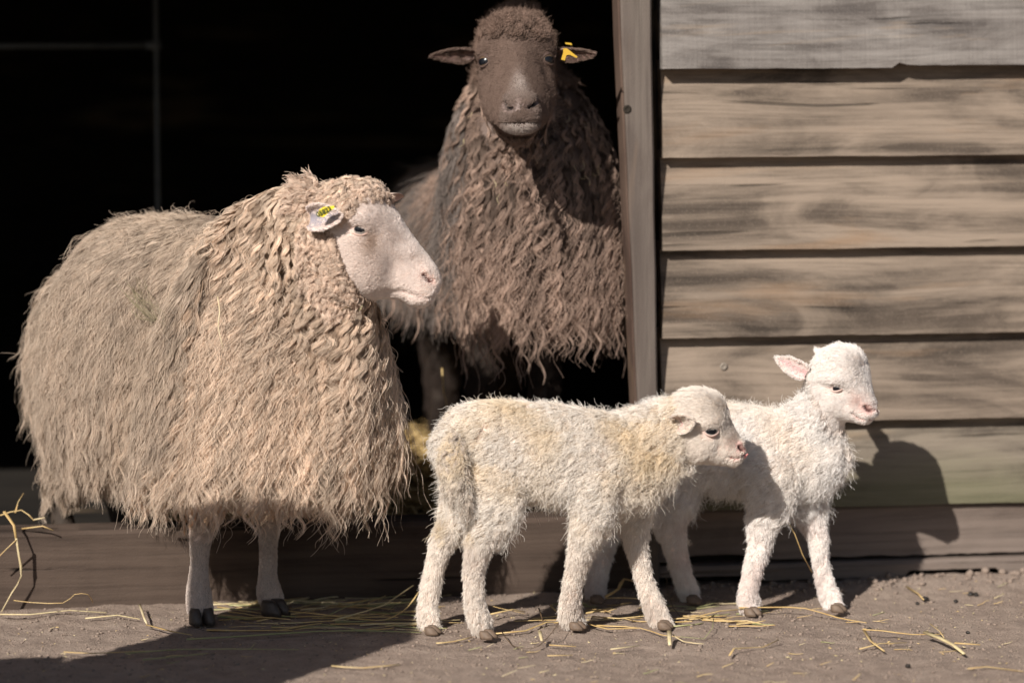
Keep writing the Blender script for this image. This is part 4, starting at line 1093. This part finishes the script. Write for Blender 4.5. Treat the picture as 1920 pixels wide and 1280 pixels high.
    M_TAG = plain('orange_yellow_tag', (.52, .32, .03), .4, .5)
    def tagpiece(pts, Y):
        F3 = [Vector(Wp(x, y, Y)) for x, y in pts]; n = len(F3); back = [p + Vector((0, .002, 0)) for p in F3]
        t_ = mesh_obj('ear_tag', F3 + back, [tuple(range(n))[::-1], tuple(range(n, 2 * n))] + [(i, (i + 1) % n, n + (i + 1) % n, n + i) for i in range(n)], M_TAG, root, smooth=False, loc=loc)
        t_.location = (0, 0, 0); return t_
    tagpiece([(1056, 91), (1063, 91), (1083, 107), (1081, 109), (1068, 103), (1062, 104), (1059, 114), (1052, 112), (1056, 99)], Yb - .125)
    tagpiece([(1060, 80), (1071, 81), (1073, 85), (1060, 83)], Yb - .085)
    for px, py, Y in ((907, 953, .02), (1026, 955, .005)):
        g = Wp(px, py, Y); hoof(root, loc, (g.x, Y, FLOOR_Z + .001), (0, -1, 0), .044, M_HOOF_D, h=.05, L=.044)
    for px, Y in ((830, .57), (950, .59)):
        g = Wp(px, 900, Y); hoof(root, loc, (g.x, Y, FLOOR_Z + .001), (0, -1, 0), .04, M_HOOF_D, h=.04, L=.04)
    surf = Surf(o, loc)
    def face(P):
        a, b, c = fr.invpx(P)
        return inpoly(a, c, [(622, 430), (640, 402), (672, 386), (706, 366), (735, 340), (860, 330), (860, 620), (715, 600), (690, 575), (660, 520), (635, 480), (622, 430)]) & (np.abs(b) < .085) & (P[:, 2] < .85)
    def pz(P): return proj(P)
    def wl(P, N):
        px, py = pz(P); L = np.minimum(.020 + .15 * sstep(py, 190, 360), np.maximum(.05, (P[:, 2] - .38) * .9)) * rng.uniform(.7, 1.15, len(P)); return L
    def comb(P, N):
        d = np.zeros_like(P); d[:, 2] = -1; d[:, 0] = (P[:, 0] - .02) * 1.2; d[:, 1] = -.12; return d
    camw = lambda P, N: np.where(N[:, 1] < .3, 1.0, .3) * np.where(P[:, 1] > .35, .5, 1)
    base_w = lambda P, N: (~face(P)) * camw(P, N) * (P[:, 2] > .46)
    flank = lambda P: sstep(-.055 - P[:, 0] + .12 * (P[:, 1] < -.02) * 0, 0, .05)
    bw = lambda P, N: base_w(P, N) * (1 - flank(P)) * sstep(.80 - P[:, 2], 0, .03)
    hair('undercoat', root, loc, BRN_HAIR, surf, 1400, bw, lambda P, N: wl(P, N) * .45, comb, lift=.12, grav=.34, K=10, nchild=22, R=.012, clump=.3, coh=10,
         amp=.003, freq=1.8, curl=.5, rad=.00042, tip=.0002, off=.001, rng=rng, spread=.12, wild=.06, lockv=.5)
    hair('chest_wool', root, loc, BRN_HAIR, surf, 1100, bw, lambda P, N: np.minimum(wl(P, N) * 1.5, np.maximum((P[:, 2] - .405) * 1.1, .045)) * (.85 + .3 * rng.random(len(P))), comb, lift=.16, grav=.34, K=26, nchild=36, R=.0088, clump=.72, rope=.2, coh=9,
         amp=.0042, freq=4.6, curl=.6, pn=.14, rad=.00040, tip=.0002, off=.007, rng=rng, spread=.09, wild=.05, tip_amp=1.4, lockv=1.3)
    hair('flank_wool', root, loc, BRN_FLANK_SHADED, surf, 2600, lambda P, N: base_w(P, N) * flank(P), lambda P, N: wl(P, N) * .9, comb, lift=.2, grav=.3, K=16, nchild=18, R=.010, clump=.5, coh=10,
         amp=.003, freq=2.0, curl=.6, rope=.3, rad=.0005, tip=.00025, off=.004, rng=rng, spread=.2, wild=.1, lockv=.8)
    def crownw(P):
        a, b, c = fr.invpx(P); return (P[:, 2] > .77) * (~face(P)) * (P[:, 1] < .2)
    hair('crown_wool', root, loc, BRN_CROWN, surf, 1700, lambda P, N: crownw(P) * 1.0, lambda P, N: np.where(P[:, 2] > .83, .017, .020), lambda P, N: np.stack([P[:, 0] * 3, np.zeros(len(P)), np.full(len(P), .3)], 1), lift=1.0, grav=.08, K=9, nchild=18, R=.008, clump=.3, coh=30,
         amp=.0022, freq=1.6, rad=.00042, tip=.00014, rng=rng, spread=.5, wild=.2, lockv=.9, gvec=(0, 0, -.6))
    def clear(P):
        w = np.ones(len(P))
        for e in eyes: w *= sstep(np.linalg.norm(P - e, axis=1), .0150, .020)
        a, b, c = fr.invpx(P)
        w *= sstep(seg_dist(a, c, nostril) * fr.m, .004, .008); w *= sstep(seg_dist(a, c, mouth) * fr.m, .001, .0035)
        return w
    def fpatch(P, N):
        a, b, c = fr.invpx(P)
        blaze = .42 * np.exp(-(((a - 797) / 14) ** 2)) * np.exp(-(b / .009) ** 2) * (c < 505)
        chin = .7 * sstep(c, 549, 556) * np.exp(-(b / .022) ** 2) * (a > 765)
        rim = .12 * np.exp(-(((a - 812) / 12) ** 2)) 
        return np.clip(blaze + chin + rim, 0, 1)
    hair('face_hair', root, loc, BRN_FACE, surf, 6500, lambda P, N: face(P) * clear(P) * (N[:, 1] < .5), lambda P, N: .003 + .007 * sstep(815 - fr.invpx(P)[0], 20, 160) + .008 * sstep(410 - fr.invpx(P)[2], 0, 45), lambda P, N: np.tile(-fr.f + fr.u * .1, (len(P), 1)) + np.array(fr.l) * (fr.invpx(P)[1] * 12)[:, None],
         lift=.2, grav=.03, K=5, nchild=13, R=.006, clump=.25, amp=.0004, freq=1, rad=.0003, tip=.0001, off=.0006, rng=rng, spread=.12, wild=.05, lockv=.5, patch=fpatch)
    hair('leg_hair', root, loc, BRN_LEG, surf, 1500, lambda P, N: (P[:, 2] < .34) * (P[:, 2] > FLOOR_Z + .03), lambda P, N: np.full(len(P), .02), lambda P, N: np.tile((0, 0, -1.0), (len(P), 1)),
         lift=.25, grav=.1, K=6, nchild=10, R=.008, clump=.3, amp=.001, freq=1, rad=.0004, tip=.0001, rng=rng, spread=.15, wild=.08)
    return root, o, surf, fr
brown = ewe_brown()
# ------------------------------------------------------------------ straw, hay and small things on the ground
def straw_mat(name, a, b, c_):
    t = NT(name); tc = t.n('ShaderNodeTexCoord'); oi = t.n('ShaderNodeObjectInfo')
    f = t.noise(tc.outputs['Object'], 45, 3); g = t.noise(tc.outputs['Object'], 400, 3)
    c = t.mix(oi.outputs['Random'], a, b); c = t.mix(t.ramp(f, [(.4, 0.0), (.7, .8)]), c, c_)
    c = t.mix(t.ramp(g, [(.3, .35), (.5, 0.0)]), c, tuple(x * .35 for x in a))
    t.l(c, t.b.inputs['Base Color']); t.b.inputs['Roughness'].default_value = .45; t.b.inputs['Specular IOR Level'].default_value = .45
    t.bump(g, .3, .0005)
    return t.m
M_STRAW = straw_mat('dry_straw', (.52, .36, .15), (.62, .48, .25), (.44, .27, .10))
M_STRAW_P = straw_mat('pale_straw', (.66, .55, .36), (.60, .50, .28), (.5, .38, .2))
M_STRAW_G = straw_mat('greenish_hay', (.30, .30, .14), (.40, .36, .18), (.24, .25, .10))
M_HAY = straw_mat('old_hay', (.24, .2, .12), (.3, .26, .17), (.17, .14, .08))
M_STRAW_D = straw_mat('dark_stem', (.10, .065, .035), (.16, .10, .05), (.07, .045, .03))
def stalk_geo(P, w, flat=.5, taper=.6, seg=6, rng=random):
    sub_ = rng.choice((1, 1, 2)) if len(P) < 5 else 2; P = catmull([tuple(p) for p in P], sub_); n = len(P); V = []; F = []; tw = rng.uniform(0, 3.1)
    for i in range(n):
        T = P[min(i + 1, n - 1)] - P[max(i - 1, 0)]; T /= np.linalg.norm(T) + 1e-9
        A = np.cross(T, (0, 0, 1.0)); A /= np.linalg.norm(A) + 1e-9; B = np.cross(A, T)
        s = i / (n - 1); r = w / 2 * (1 - (1 - taper) * s) * (1 + (.25 if i % 3 == 0 and 0 < i < n - 1 else 0))
        a0 = tw * .25 * s * flat
        for k in range(seg):
            q = 2 * math.pi * k / seg
            V.append(P[i] + A * (r * math.cos(q + a0)) + B * (r * flat * math.sin(q + a0)))
    for i in range(n - 1):
        for k in range(seg): F.append((i * seg + k, i * seg + (k + 1) % seg, (i + 1) * seg + (k + 1) % seg, (i + 1) * seg + k))
    F.append(tuple(range(seg))[::-1]); F.append(tuple((n - 1) * seg + k for k in range(seg)))
    return V, F
def stalk(P, w, mat, label, group=None, name='straw_stalk', cat='straw', flat=.5, taper=.6):
    V, F = stalk_geo(P, w, flat, taper); c = np.array(V).mean(0)
    o = mesh_obj(name, V, F, mat, None, loc=tuple(c)); tag(o, label, cat, group); return o
def gp(px, py, z=.002):
    P = Gp(px, py, z); return (P.x, P.y, max(ground_h(P.x, P.y) + z, z * .5))
def gz(px, py, z):      # lifted stem: the ground point under it is found at its own height
    P = Gp(px, py, z); return (P.x, P.y, z + .001)
NAMED = [
 ([(0, 1149, .003), (55, 1149, .004), (130, 1141, .004), (200, 1146, .003)], .0046, M_STRAW_P, 'pale straw stem lying along the foot of the beam at the far left'),
 ([(26, 1126, .02), (60, 1130, .018), (118, 1131, .018), (140, 1115, .03), (165, 1115, .032), (174, 1130, .012)], .0026, M_STRAW, 'thin straw stem arching against the foot of the beam at the left'),
 ([(120, 1220, .002), (175, 1222, .003), (260, 1218, .003), (330, 1217, .002)], .0034, M_STRAW, 'long straw stem in the shadow left of the large ewe hooves'),
 ([(235, 1222, .003), (330, 1214, .004), (440, 1213, .004), (560, 1216, .002)], .0040, M_STRAW_G, 'greenish stem in the shadow in front of the large ewe'),
 ([(268, 1234, .003), (350, 1226, .003), (390, 1222, .003)], .0038, M_STRAW_G, 'short greenish stem below the long one in front of the large ewe'),
 ([(262, 1134, .010), (270, 1158, .008), (276, 1168, .003)], .0044, M_STRAW_P, 'pale straw stub leaning beside the near front hoof of the large ewe'),
 ([(275, 1168, .004), (320, 1180, .004), (360, 1188, .003)], .0042, M_STRAW, 'straw stem running down to the near front hoof of the large ewe'),
 ([(160, 1156, .004), (220, 1150, .004), (262, 1158, .003)], .0040, M_STRAW_P, 'pale straw piece on the soil left of the large ewe'),
 ([(350, 1196, .003), (460, 1189, .004), (600, 1180, .004), (700, 1183, .004), (790, 1184, .003)], .0052, M_STRAW_G, 'longest grey green stem between the large ewe and the near lamb'),
 ([(540, 1146, .006), (610, 1153, .005), (700, 1160, .004), (735, 1158, .006), (765, 1138, .012), (785, 1110, .030)], .0040, M_STRAW, 'curved straw stem rising towards the hind leg of the near lamb'),
 ([(625, 1160, .004), (680, 1148, .008), (720, 1135, .014), (775, 1098, .034)], .0046, M_STRAW_P, 'broad stem slanting up between the large ewe and the near lamb'),
 ([(612, 1152, .004), (650, 1138, .010), (700, 1123, .016), (760, 1116, .018)], .0026, M_STRAW_G, 'thin bowed stem behind the slanting broad one'),
 ([(690, 1131, .010), (724, 1117, .016)], .0022, M_STRAW, 'short thin stem under the slanting broad one'),
 ([(818, 1203, .003), (850, 1200, .003), (885, 1191, .004)], .0042, M_STRAW, 'golden straw piece between the hind feet of the near lamb'),
 ([(930, 1185, .003), (985, 1180, .003), (1025, 1163, .004), (1042, 1163, .004)], .0046, M_STRAW, 'bent golden stem between hind and front feet of the near lamb'),
 ([(920, 1152, .006), (960, 1143, .006), (985, 1144, .004)], .0046, M_STRAW, 'straw piece behind the near hind foot of the near lamb'),
 ([(880, 1125, .006), (935, 1140, .006), (985, 1148, .003)], .0024, M_STRAW, 'thin stem crossing behind the near hind foot of the near lamb'),
 ([(965, 1162, .003), (1010, 1160, .003), (1060, 1158, .003)], .0028, M_STRAW, 'thin stem pointing at the middle feet of the near lamb'),
 ([(1032, 1135, .010), (1048, 1148, .004)], .0044, M_STRAW, 'short stub touching the front foot of the near lamb'),
 ([(1010, 1140, .016), (1014, 1152, .008), (1019, 1166, .003)], .0026, M_STRAW_D, 'small dark stem standing behind the front foot of the near lamb'),
 ([(942, 1186, .006), (960, 1206, .004), (985, 1213, .003), (1010, 1208, .004), (1035, 1186, .010), (1048, 1167, .016)], .0018, M_STRAW_D, 'thin wiry loop of stem in front of the near lamb'),
 ([(1012, 1184, .014), (1016, 1202, .006)], .0060, M_STRAW_P, 'pale husk standing in front of the near lamb'),
 ([(1030, 1207, .002), (1080, 1210, .002)], .0036, M_STRAW, 'short golden straw in front of the near lamb'),
 ([(1026, 1227, .002), (1074, 1226, .002)], .0032, M_STRAW, 'flat straw bit a hand below the near lamb'),
 ([(1145, 1215, .002), (1200, 1208, .002)], .0034, M_STRAW_P, 'pale straw bit lying below the raised front foot of the near lamb'),
 ([(1100, 1150, .006), (1125, 1145, .012), (1148, 1140, .012)], .0070, M_STRAW, 'broad curled straw leaf between the front feet of the near lamb'),
 ([(1098, 1164, .004), (1140, 1176, .004), (1200, 1174, .004), (1240, 1188, .002), (1275, 1192, .002)], .0032, M_STRAW, 'long straw stem passing under the front feet of the near lamb'),
 ([(1110, 1156, .005), (1160, 1160, .005), (1210, 1155, .005), (1290, 1160, .003)], .0038, M_STRAW, 'golden stem between the front feet of the near lamb'),
 ([(1136, 1119, .012), (1160, 1104, .018), (1170, 1086, .026), (1200, 1095, .020)], .0060, M_STRAW, 'folded flat stem behind the front legs of the near lamb'),
 ([(1135, 1122, .006), (1190, 1122, .006), (1250, 1130, .004)], .0038, M_STRAW, 'brown gold stem lying behind the front legs of the near lamb'),
 ([(1225, 1160, .004), (1300, 1158, .005), (1350, 1146, .006), (1400, 1142, .006)], .0046, M_STRAW, 'stem from the front foot of the near lamb to the foot of the white one'),
 ([(1250, 1085, .024), (1252, 1110, .014), (1262, 1140, .006), (1275, 1152, .003)], .0026, M_STRAW_D, 'dark stem bent upright under the white lamb'),
 ([(1255, 1184, .012), (1256, 1206, .004)], .0080, M_STRAW_P, 'pale upright husk just in front of the raised front foot of the near lamb'),
 ([(1262, 1190, .006), (1282, 1200, .003), (1320, 1205, .002)], .0034, M_STRAW_P, 'pale twisted straw right of the upright husk'),
 ([(1275, 1191, .003), (1320, 1195, .003), (1336, 1178, .006), (1338, 1160, .012)], .0018, M_STRAW_G, 'thin green hooked stem right of the near lamb'),
 ([(1385, 1140, .007), (1450, 1139, .007), (1510, 1141, .006), (1570, 1155, .003), (1625, 1165, .003)], .0042, M_STRAW, 'long golden stem lying across the front feet of the white lamb'),
 ([(1362, 1163, .003), (1400, 1162, .004), (1435, 1169, .003)], .0040, M_STRAW, 'straw stem just below the near front foot of the white lamb'),
 ([(1368, 1226, .003), (1376, 1216, .006), (1430, 1211, .003), (1460, 1200, .005)], .0036, M_STRAW, 'dry stem with a frayed end, alone on the soil at centre right'),
 ([(1620, 1181, .006), (1655, 1183, .005), (1710, 1186, .004), (1770, 1186, .003)], .0042, M_STRAW, 'straight top stem of the tangle at the lower right'),
 ([(1620, 1182, .005), (1632, 1198, .004), (1658, 1218, .003)], .0050, M_STRAW, 'brown leaf at the left end of the tangle at the lower right'),
 ([(1612, 1214, .003), (1650, 1203, .004), (1700, 1202, .003)], .0034, M_STRAW, 'lowest stem of the tangle at the lower right'),
 ([(1735, 1186, .006), (1765, 1198, .006), (1788, 1210, .005), (1808, 1223, .003)], .0090, M_STRAW_P, 'broad pale husk leaf in the tangle at the lower right'),
 ([(1790, 1202, .004), (1838, 1206, .003)], .0052, M_STRAW, 'golden stub on the right of the tangle at the lower right'),
 ([(1744, 1170, .010), (1762, 1184, .006), (1770, 1196, .005)], .0024, M_STRAW, 'small stem sticking up from the tangle at the lower right'),
 ([(1815, 1251, .003), (1850, 1247, .003), (1920, 1256, .003)], .0034, M_STRAW, 'straw stem running out at the lower right corner'),
 ([(622, 1246, .002), (680, 1250, .002), (750, 1243, .002)], .0040, M_STRAW, 'golden stem at the bottom where the shadow ends'),
 ([(1700, 1098, .004), (1722, 1110, .004), (1732, 1122, .003)], .0044, M_STRAW, 'golden stub poking out of the shadow by the wall foot'),
]
for pts, w, m, lab in NAMED:
    stalk([gz(*p) if p[2] > .004 else gp(*p) for p in pts], w, m, lab)
# stems hanging over the threshold at the far left
HANG = [
 ([(8, 958, .0), (26, 984, -.02), (30, 1008, -.028)], .0062, M_STRAW, 'upper piece of the bent straw hanging over the beam at the far left'),
 ([(30, 1008, -.030), (35, 1040, -.026), (40, 1078, -.020), (22, 1110, -.020), (2, 1146, -.022)], .0046, M_STRAW_P, 'long straw bent at a knot down the front of the beam at the far left'),
 ([(31, 1010, -.031), (12, 1028, -.030), (-12, 1052, -.028)], .0036, M_STRAW, 'side stem branching left from the bent straw on the beam'),
 ([(40, 990, .01), (80, 985, -.01), (100, 993, -.012)], .0050, M_STRAW, 'straw lying on top of the beam under the hind wool'),
 ([(64, 973, .02), (84, 969, .01)], .0058, M_STRAW_P, 'short whitish stub on the beam under the hind wool'),
 ([(0, 965, .03), (40, 955, .03), (64, 975, .02)], .0042, M_STRAW, 'straw leaning over the beam behind the whitish stub'),
 ([(28, 960, .05), (34, 940, .06), (44, 924, .05)], .0040, M_STRAW, 'short straw sticking up behind the beam at the far left'),
]
for pts, w, m, lab in HANG:
    P3 = []
    for px, py, v in pts:
        u, z = onwall(px, py, v); p = BI @ Vector((u, v - .004, z)); P3.append(tuple(p))
    stalk(P3, w, m, lab)
# upright stems seen between the two ewes, inside the barn
UP = [
 ([(704, 775, -.05), (722, 735, -.06), (738, 705, -.05), (742, 690, -.04)], .0042, M_STRAW_P, 'crooked pale stem beside the chest of the large ewe'),
 ([(700, 782, -.03), (742, 770, -.06)], .0085, M_STRAW, 'thick lit straw end beside the chest of the large ewe'),
 ([(829, 690, .04), (832, 735, .03), (843, 785, .03)], .0034, M_STRAW, 'thin stem against the dark wool left of the near lamb'),
]
for pts, w, m, lab in UP: stalk([tuple(Wp(px, py, Y)) for px, py, Y in pts], w, m, lab)
# a straw with no root hooked behind the leg of the white lamb
stalk([tuple(Wp(*p)) for p in ((1470, 965, -.31), (1490, 1000, -.30), (1505, 1040, -.29), (1522, 1072, -.27))], .0032, M_STRAW, 'thin stem hanging between the front legs of the white lamb')
# smaller loose straws, in groups
rs = random.Random(4)
def loose(n, x0, x1, y0, y1, lab, grp, lmin=.015, lmax=.055, wmax=.0034, mats=(M_STRAW, M_STRAW, M_STRAW_P, M_STRAW_G), ang=.5):
    for i in range(n):
        px, py = rs.uniform(x0, x1), rs.uniform(y0, y1); P = Gp(px, py); L = rs.uniform(lmin, lmax); a = rs.gauss(0, ang)
        d = Vector((math.cos(a), math.sin(a), 0)); k = rs.uniform(-.25, .25); s = Vector((-d.y, d.x, 0)); pts = []
        lift = rs.uniform(0, .006)
        for t in (-.5, -.1, .2, .5):
            q = P + d * L * t + s * L * k * (t * t); pts.append((q.x, q.y, ground_h(q.x, q.y) + .0015 + lift * (t + .5)))
        stalk(pts, rs.uniform(.0014, wmax), rs.choice(mats), lab, grp)
loose(85, 440, 810, 1112, 1182, 'small dull straw piece in the litter between the large ewe and the near lamb', 'straw litter between ewe and lamb', .04, .13, .0056, ang=.4)
loose(50, 1030, 1420, 1128, 1178, 'small straw piece in the litter under the lambs', 'straw litter under the lambs', .025, .09, .0052)
loose(30, 820, 1900, 1195, 1278, 'tiny straw bit scattered on the bare soil in the foreground', 'straw bits in the foreground', .008, .028, .0026, ang=.35)
loose(14, 1420, 1900, 1100, 1170, 'tiny straw bit scattered on the soil near the foot of the wall', 'straw bits by the wall foot', .008, .026, .0024)
loose(10, 20, 600, 1150, 1270, 'tiny straw bit scattered on the soil in the lower left', 'straw bits lower left', .008, .024, .0026)
# chaff nobody would count
def chaff(name, n, xr, yr, lo, hi, mat, hh=.001, seed=1):
    r = random.Random(seed); V = []; F = []
    for i in range(n):
        x, y = r.uniform(*xr), r.uniform(*yr); a = r.uniform(0, 6.28); L = r.uniform(lo, hi) * r.choice((.5, .7, 1)); w = L * r.uniform(.12, .5); z = ground_h(x, y) + .0006
        o = len(V)
        for dx, dy, dz in ((-L, 0, 0), (0, -w, r.uniform(0, hh)), (L, 0, r.uniform(0, hh * 2)), (0, w, r.uniform(0, hh)), (0, 0, hh * 1.6)):
            V.append((x + dx * math.cos(a) - dy * math.sin(a), y + dx * math.sin(a) + dy * math.cos(a), z + dz))
        for k in range(4): F.append((o + k, o + (k + 1) % 4, o + 4))
    tag(mesh_obj(name, V, F, mat, smooth=False), kind='stuff')
chaff('chaff', 420, (-.85, .95), (-.85, -.05), .0010, .0038, M_STRAW_P, seed=2)
chaff('golden_chaff', 220, (-.85, .95), (-.85, -.05), .0012, .0045, M_STRAW, seed=3)
M_CRUMB = plain('soil_crumb', (.24, .185, .15), .95, .1, 0, 300, .3)
def crumbs():
    r = random.Random(8); V = []; F = []
    bm = bmesh.new(); bmesh.ops.create_icosphere(bm, subdivisions=1, radius=1); bv = [v.co.copy() for v in bm.verts]; bf = [[v.index for v in f.verts] for f in bm.faces]; bm.free()
    for i in range(6500):
        x = r.uniform(-.9, .95); y = r.uniform(-.85, -.02); u, v = wall_local(x, y)
        if v > -.005: continue
        s = r.choice((1, 1, 1, 1.8)) * r.uniform(.0006, .0020) * (1 + 1.6 * math.exp(-((v + .04) / .05) ** 2) * (u > .1)); o = len(V); z = ground_h(x, y)
        e = [r.uniform(.6, 1.3) for _ in range(3)]
        for q in bv: V.append((x + q.x * s * e[0], y + q.y * s * e[1], z + s * .3 + q.z * s * e[2] * .7))
        for q in bf: F.append([o + k for k in q])
    tag(mesh_obj('soil_crumbs', V, F, M_CRUMB), kind='stuff')
crumbs()
# droppings
M_DUNG = plain('dark_dropping', (.022, .018, .015), .45, .5, 0, 500, .3)
def dropping(px, py, r, lab, grp=None):
    P = Gp(px, py); bm = bmesh.new(); bmesh.ops.create_icosphere(bm, subdivisions=3, radius=r)
    for v in bm.verts:
        n_ = mnoise.noise(v.co * 380 + Vector((px, py, 0))); v.co *= 1 + .25 * n_; v.co.x *= 1.25; v.co.z *= .85
    me = bpy.data.meshes.new('dropping'); bm.to_mesh(me); bm.free(); me.polygons.foreach_set('use_smooth', [True] * len(me.polygons)); me.materials.append(M_DUNG)
    o = bpy.data.objects.new('dropping', me); o.location = (P.x, P.y, ground_h(P.x, P.y) + r * .7); o.rotation_euler = (0, 0, px); link(o); tag(o, lab, 'dropping', grp)
G_ = 'sheep droppings on the soil'
for a in ((1735, 1120, .0048, 'dark round dropping just outside the tip of the lamb shadow'), (1792, 1124, .0035, 'small dark dropping between two bigger ones by the wall'), (1820, 1113, .0042, 'dark dropping, left one of the touching pair by the wall'),
          (1830, 1113, .0042, 'dark dropping, right one of the touching pair by the wall'), (1720, 1127, .003, 'flat brown dropping left of the round one by the wall'), (1748, 1184, .0042, 'dark dropping lying on the straw tangle at lower right'),
          (1630, 1177, .003, 'tiny dark dropping above the left end of the straw tangle'), (1815, 1180, .0028, 'tiny dark dropping above the right end of the straw tangle'), (1702, 1247, .0035, 'dark dropping near the bottom edge at lower right')):
    dropping(a[0], a[1], a[2], a[3], G_)
# straw bedding on the barn floor
def bedding():
    r = random.Random(17); V = []; F = []; wv = BI.to_3x3()
    for i in range(2300):
        if i < 1500: u, v = r.gauss(-.10, .13), .72 + r.gauss(0, .16)
        else: u, v = r.uniform(-.5, .35), r.uniform(.085, .9)
        hp = .06 * math.exp(-((u + .10) / .2) ** 2) * math.exp(-((v - .74) / .22) ** 2) + .028
        z = FLOOR_Z + r.uniform(.0, 1) * hp + .004; L = r.uniform(.04, .16); a = r.uniform(0, 6.28); e = r.gauss(0, .35)
        d = Vector((math.cos(a) * math.cos(e), math.sin(a) * math.cos(e), math.sin(e))); b = Vector((r.uniform(-1, 1), r.uniform(-1, 1), r.uniform(-.3, 1))) * L * .12
        c = Vector((u, v, z)); pts = []
        for t in (-.5, 0, .5):
            q = c + d * L * t + b * (1 - 4 * t * t); q.y = max(q.y, .082); q.z = max(q.z, FLOOR_Z + .003); pts.append(tuple(BI @ q))
        vv, ff = stalk_geo(pts, r.uniform(.003, .011), r.choice((.25, .6)), .8, 4, r); o = len(V); V += vv; F += [tuple(k + o for k in f) for f in ff]
    tag(mesh_obj('straw_bedding', V, F, M_STRAW), kind='stuff')
bedding()
# hay caught in the wool of the large ewe, with other bits
def on_wool(surf, px, py, Y, out):
    P = Wp(px, py, Y - .2); d = ray(px, py); h = surf.bvh.ray_cast(P, d, 1.0)
    if h[0] is None: return None
    return tuple(h[0] - d * out)
es = ewe[2]
def wisp():
    r = random.Random(3); V = []; F = []
    for i in range(26):
        a = r.uniform(0, 1); p0 = (232 + 25 * a + r.gauss(0, 5), 545 + 22 * a + r.gauss(0, 9)); p2 = (300 + r.gauss(0, 9), 604 + r.gauss(0, 6)); p1 = ((p0[0] + p2[0]) / 2 + r.gauss(0, 9), (p0[1] + p2[1]) / 2 + r.gauss(4, 9))
        if r.random() < .3: p0 = (255 + r.gauss(0, 18), 530 + r.gauss(0, 6))
        pts = [on_wool(es, q[0], q[1], -.4, r.uniform(.028, .042)) for q in (p0, p1, p2)]
        vv, ff = stalk_geo(pts, .0009, .8, .6, 4, r); o = len(V); V += vv; F += [tuple(k + o for k in f) for f in ff]
    o = mesh_obj('hay_wisp', V, F, M_HAY, None, loc=V[0]); tag(o, 'tangled wisp of thin grey green hay caught in the back wool of the large ewe', 'hay')
wisp()
def caught(surf, pts, Y, w, mat, lab, out=.035):
    q_ = [on_wool(surf, x, y, Y, out) for x, y in pts]
    if all(q_): stalk(q_, w, mat, lab, name='straw_bit', cat='straw')
caught(es, [(408, 556), (412, 585), (409, 612), (418, 652)], -.5, .0020, M_STRAW_P, 'thin white straw hanging in the side wool of the large ewe', .040)
caught(es, [(326, 932), (338, 958)], -.5, .0028, M_STRAW, 'yellow straw bit in the hem wool above the near leg of the large ewe', .04)
caught(es, [(640, 582), (650, 576), (660, 580)], -.55, .0065, M_STRAW_D, 'small dark dry leaf on the throat wool of the large ewe', .032)
caught(es, [(674, 582), (680, 572)], -.55, .0016, M_STRAW_G, 'green sliver on the throat wool right of the dry leaf', .03)
bs = brown[2]; rb = random.Random(6)
for i in range(22):
    x, y = rb.choice(((960, 300), (1020, 330), (1085, 230), (1105, 300), (860, 230), (940, 340), (1130, 320))); x += rb.gauss(0, 22); y += rb.gauss(0, 24); a = rb.uniform(0, 6.28); L = rb.uniform(5, 13)
    pts = [(x, y), (x + L * math.cos(a), y + L * math.sin(a)), (x + L * 1.7 * math.cos(a + .5), y + L * 1.7 * math.sin(a + .5))]
    q_ = [on_wool(bs, p, q, -.3, .032) for p, q in pts]
    if not all(q_) or max((Vector(q_[0]) - Vector(k)).length for k in q_) > .05: continue
    stalk(q_, .0011, M_STRAW_P, 'tiny pale straw bit caught in the chest wool of the brown ewe', 'straw bits in the brown wool', name='straw_bit')
# added unseen blocks at the left, shaped to shade the ground before the ewe
M_BLOCK = plain('shadow_block_grey', (.22, .2, .17), .9, .2, 0, 30, .25)
for (x0, x1, hh, n) in ((-1.14, -.90, 1.07, 6), (-1.50, -1.15, .74, 5)):
    for k in range(n):
        blk = box('shadow_block', x0, x1, -1.9, -1.6, k * hh / n, (k + 1) * hh / n - .003, M_BLOCK, None, bev=.012, jitter=.006); blk['kind'] = 'structure'
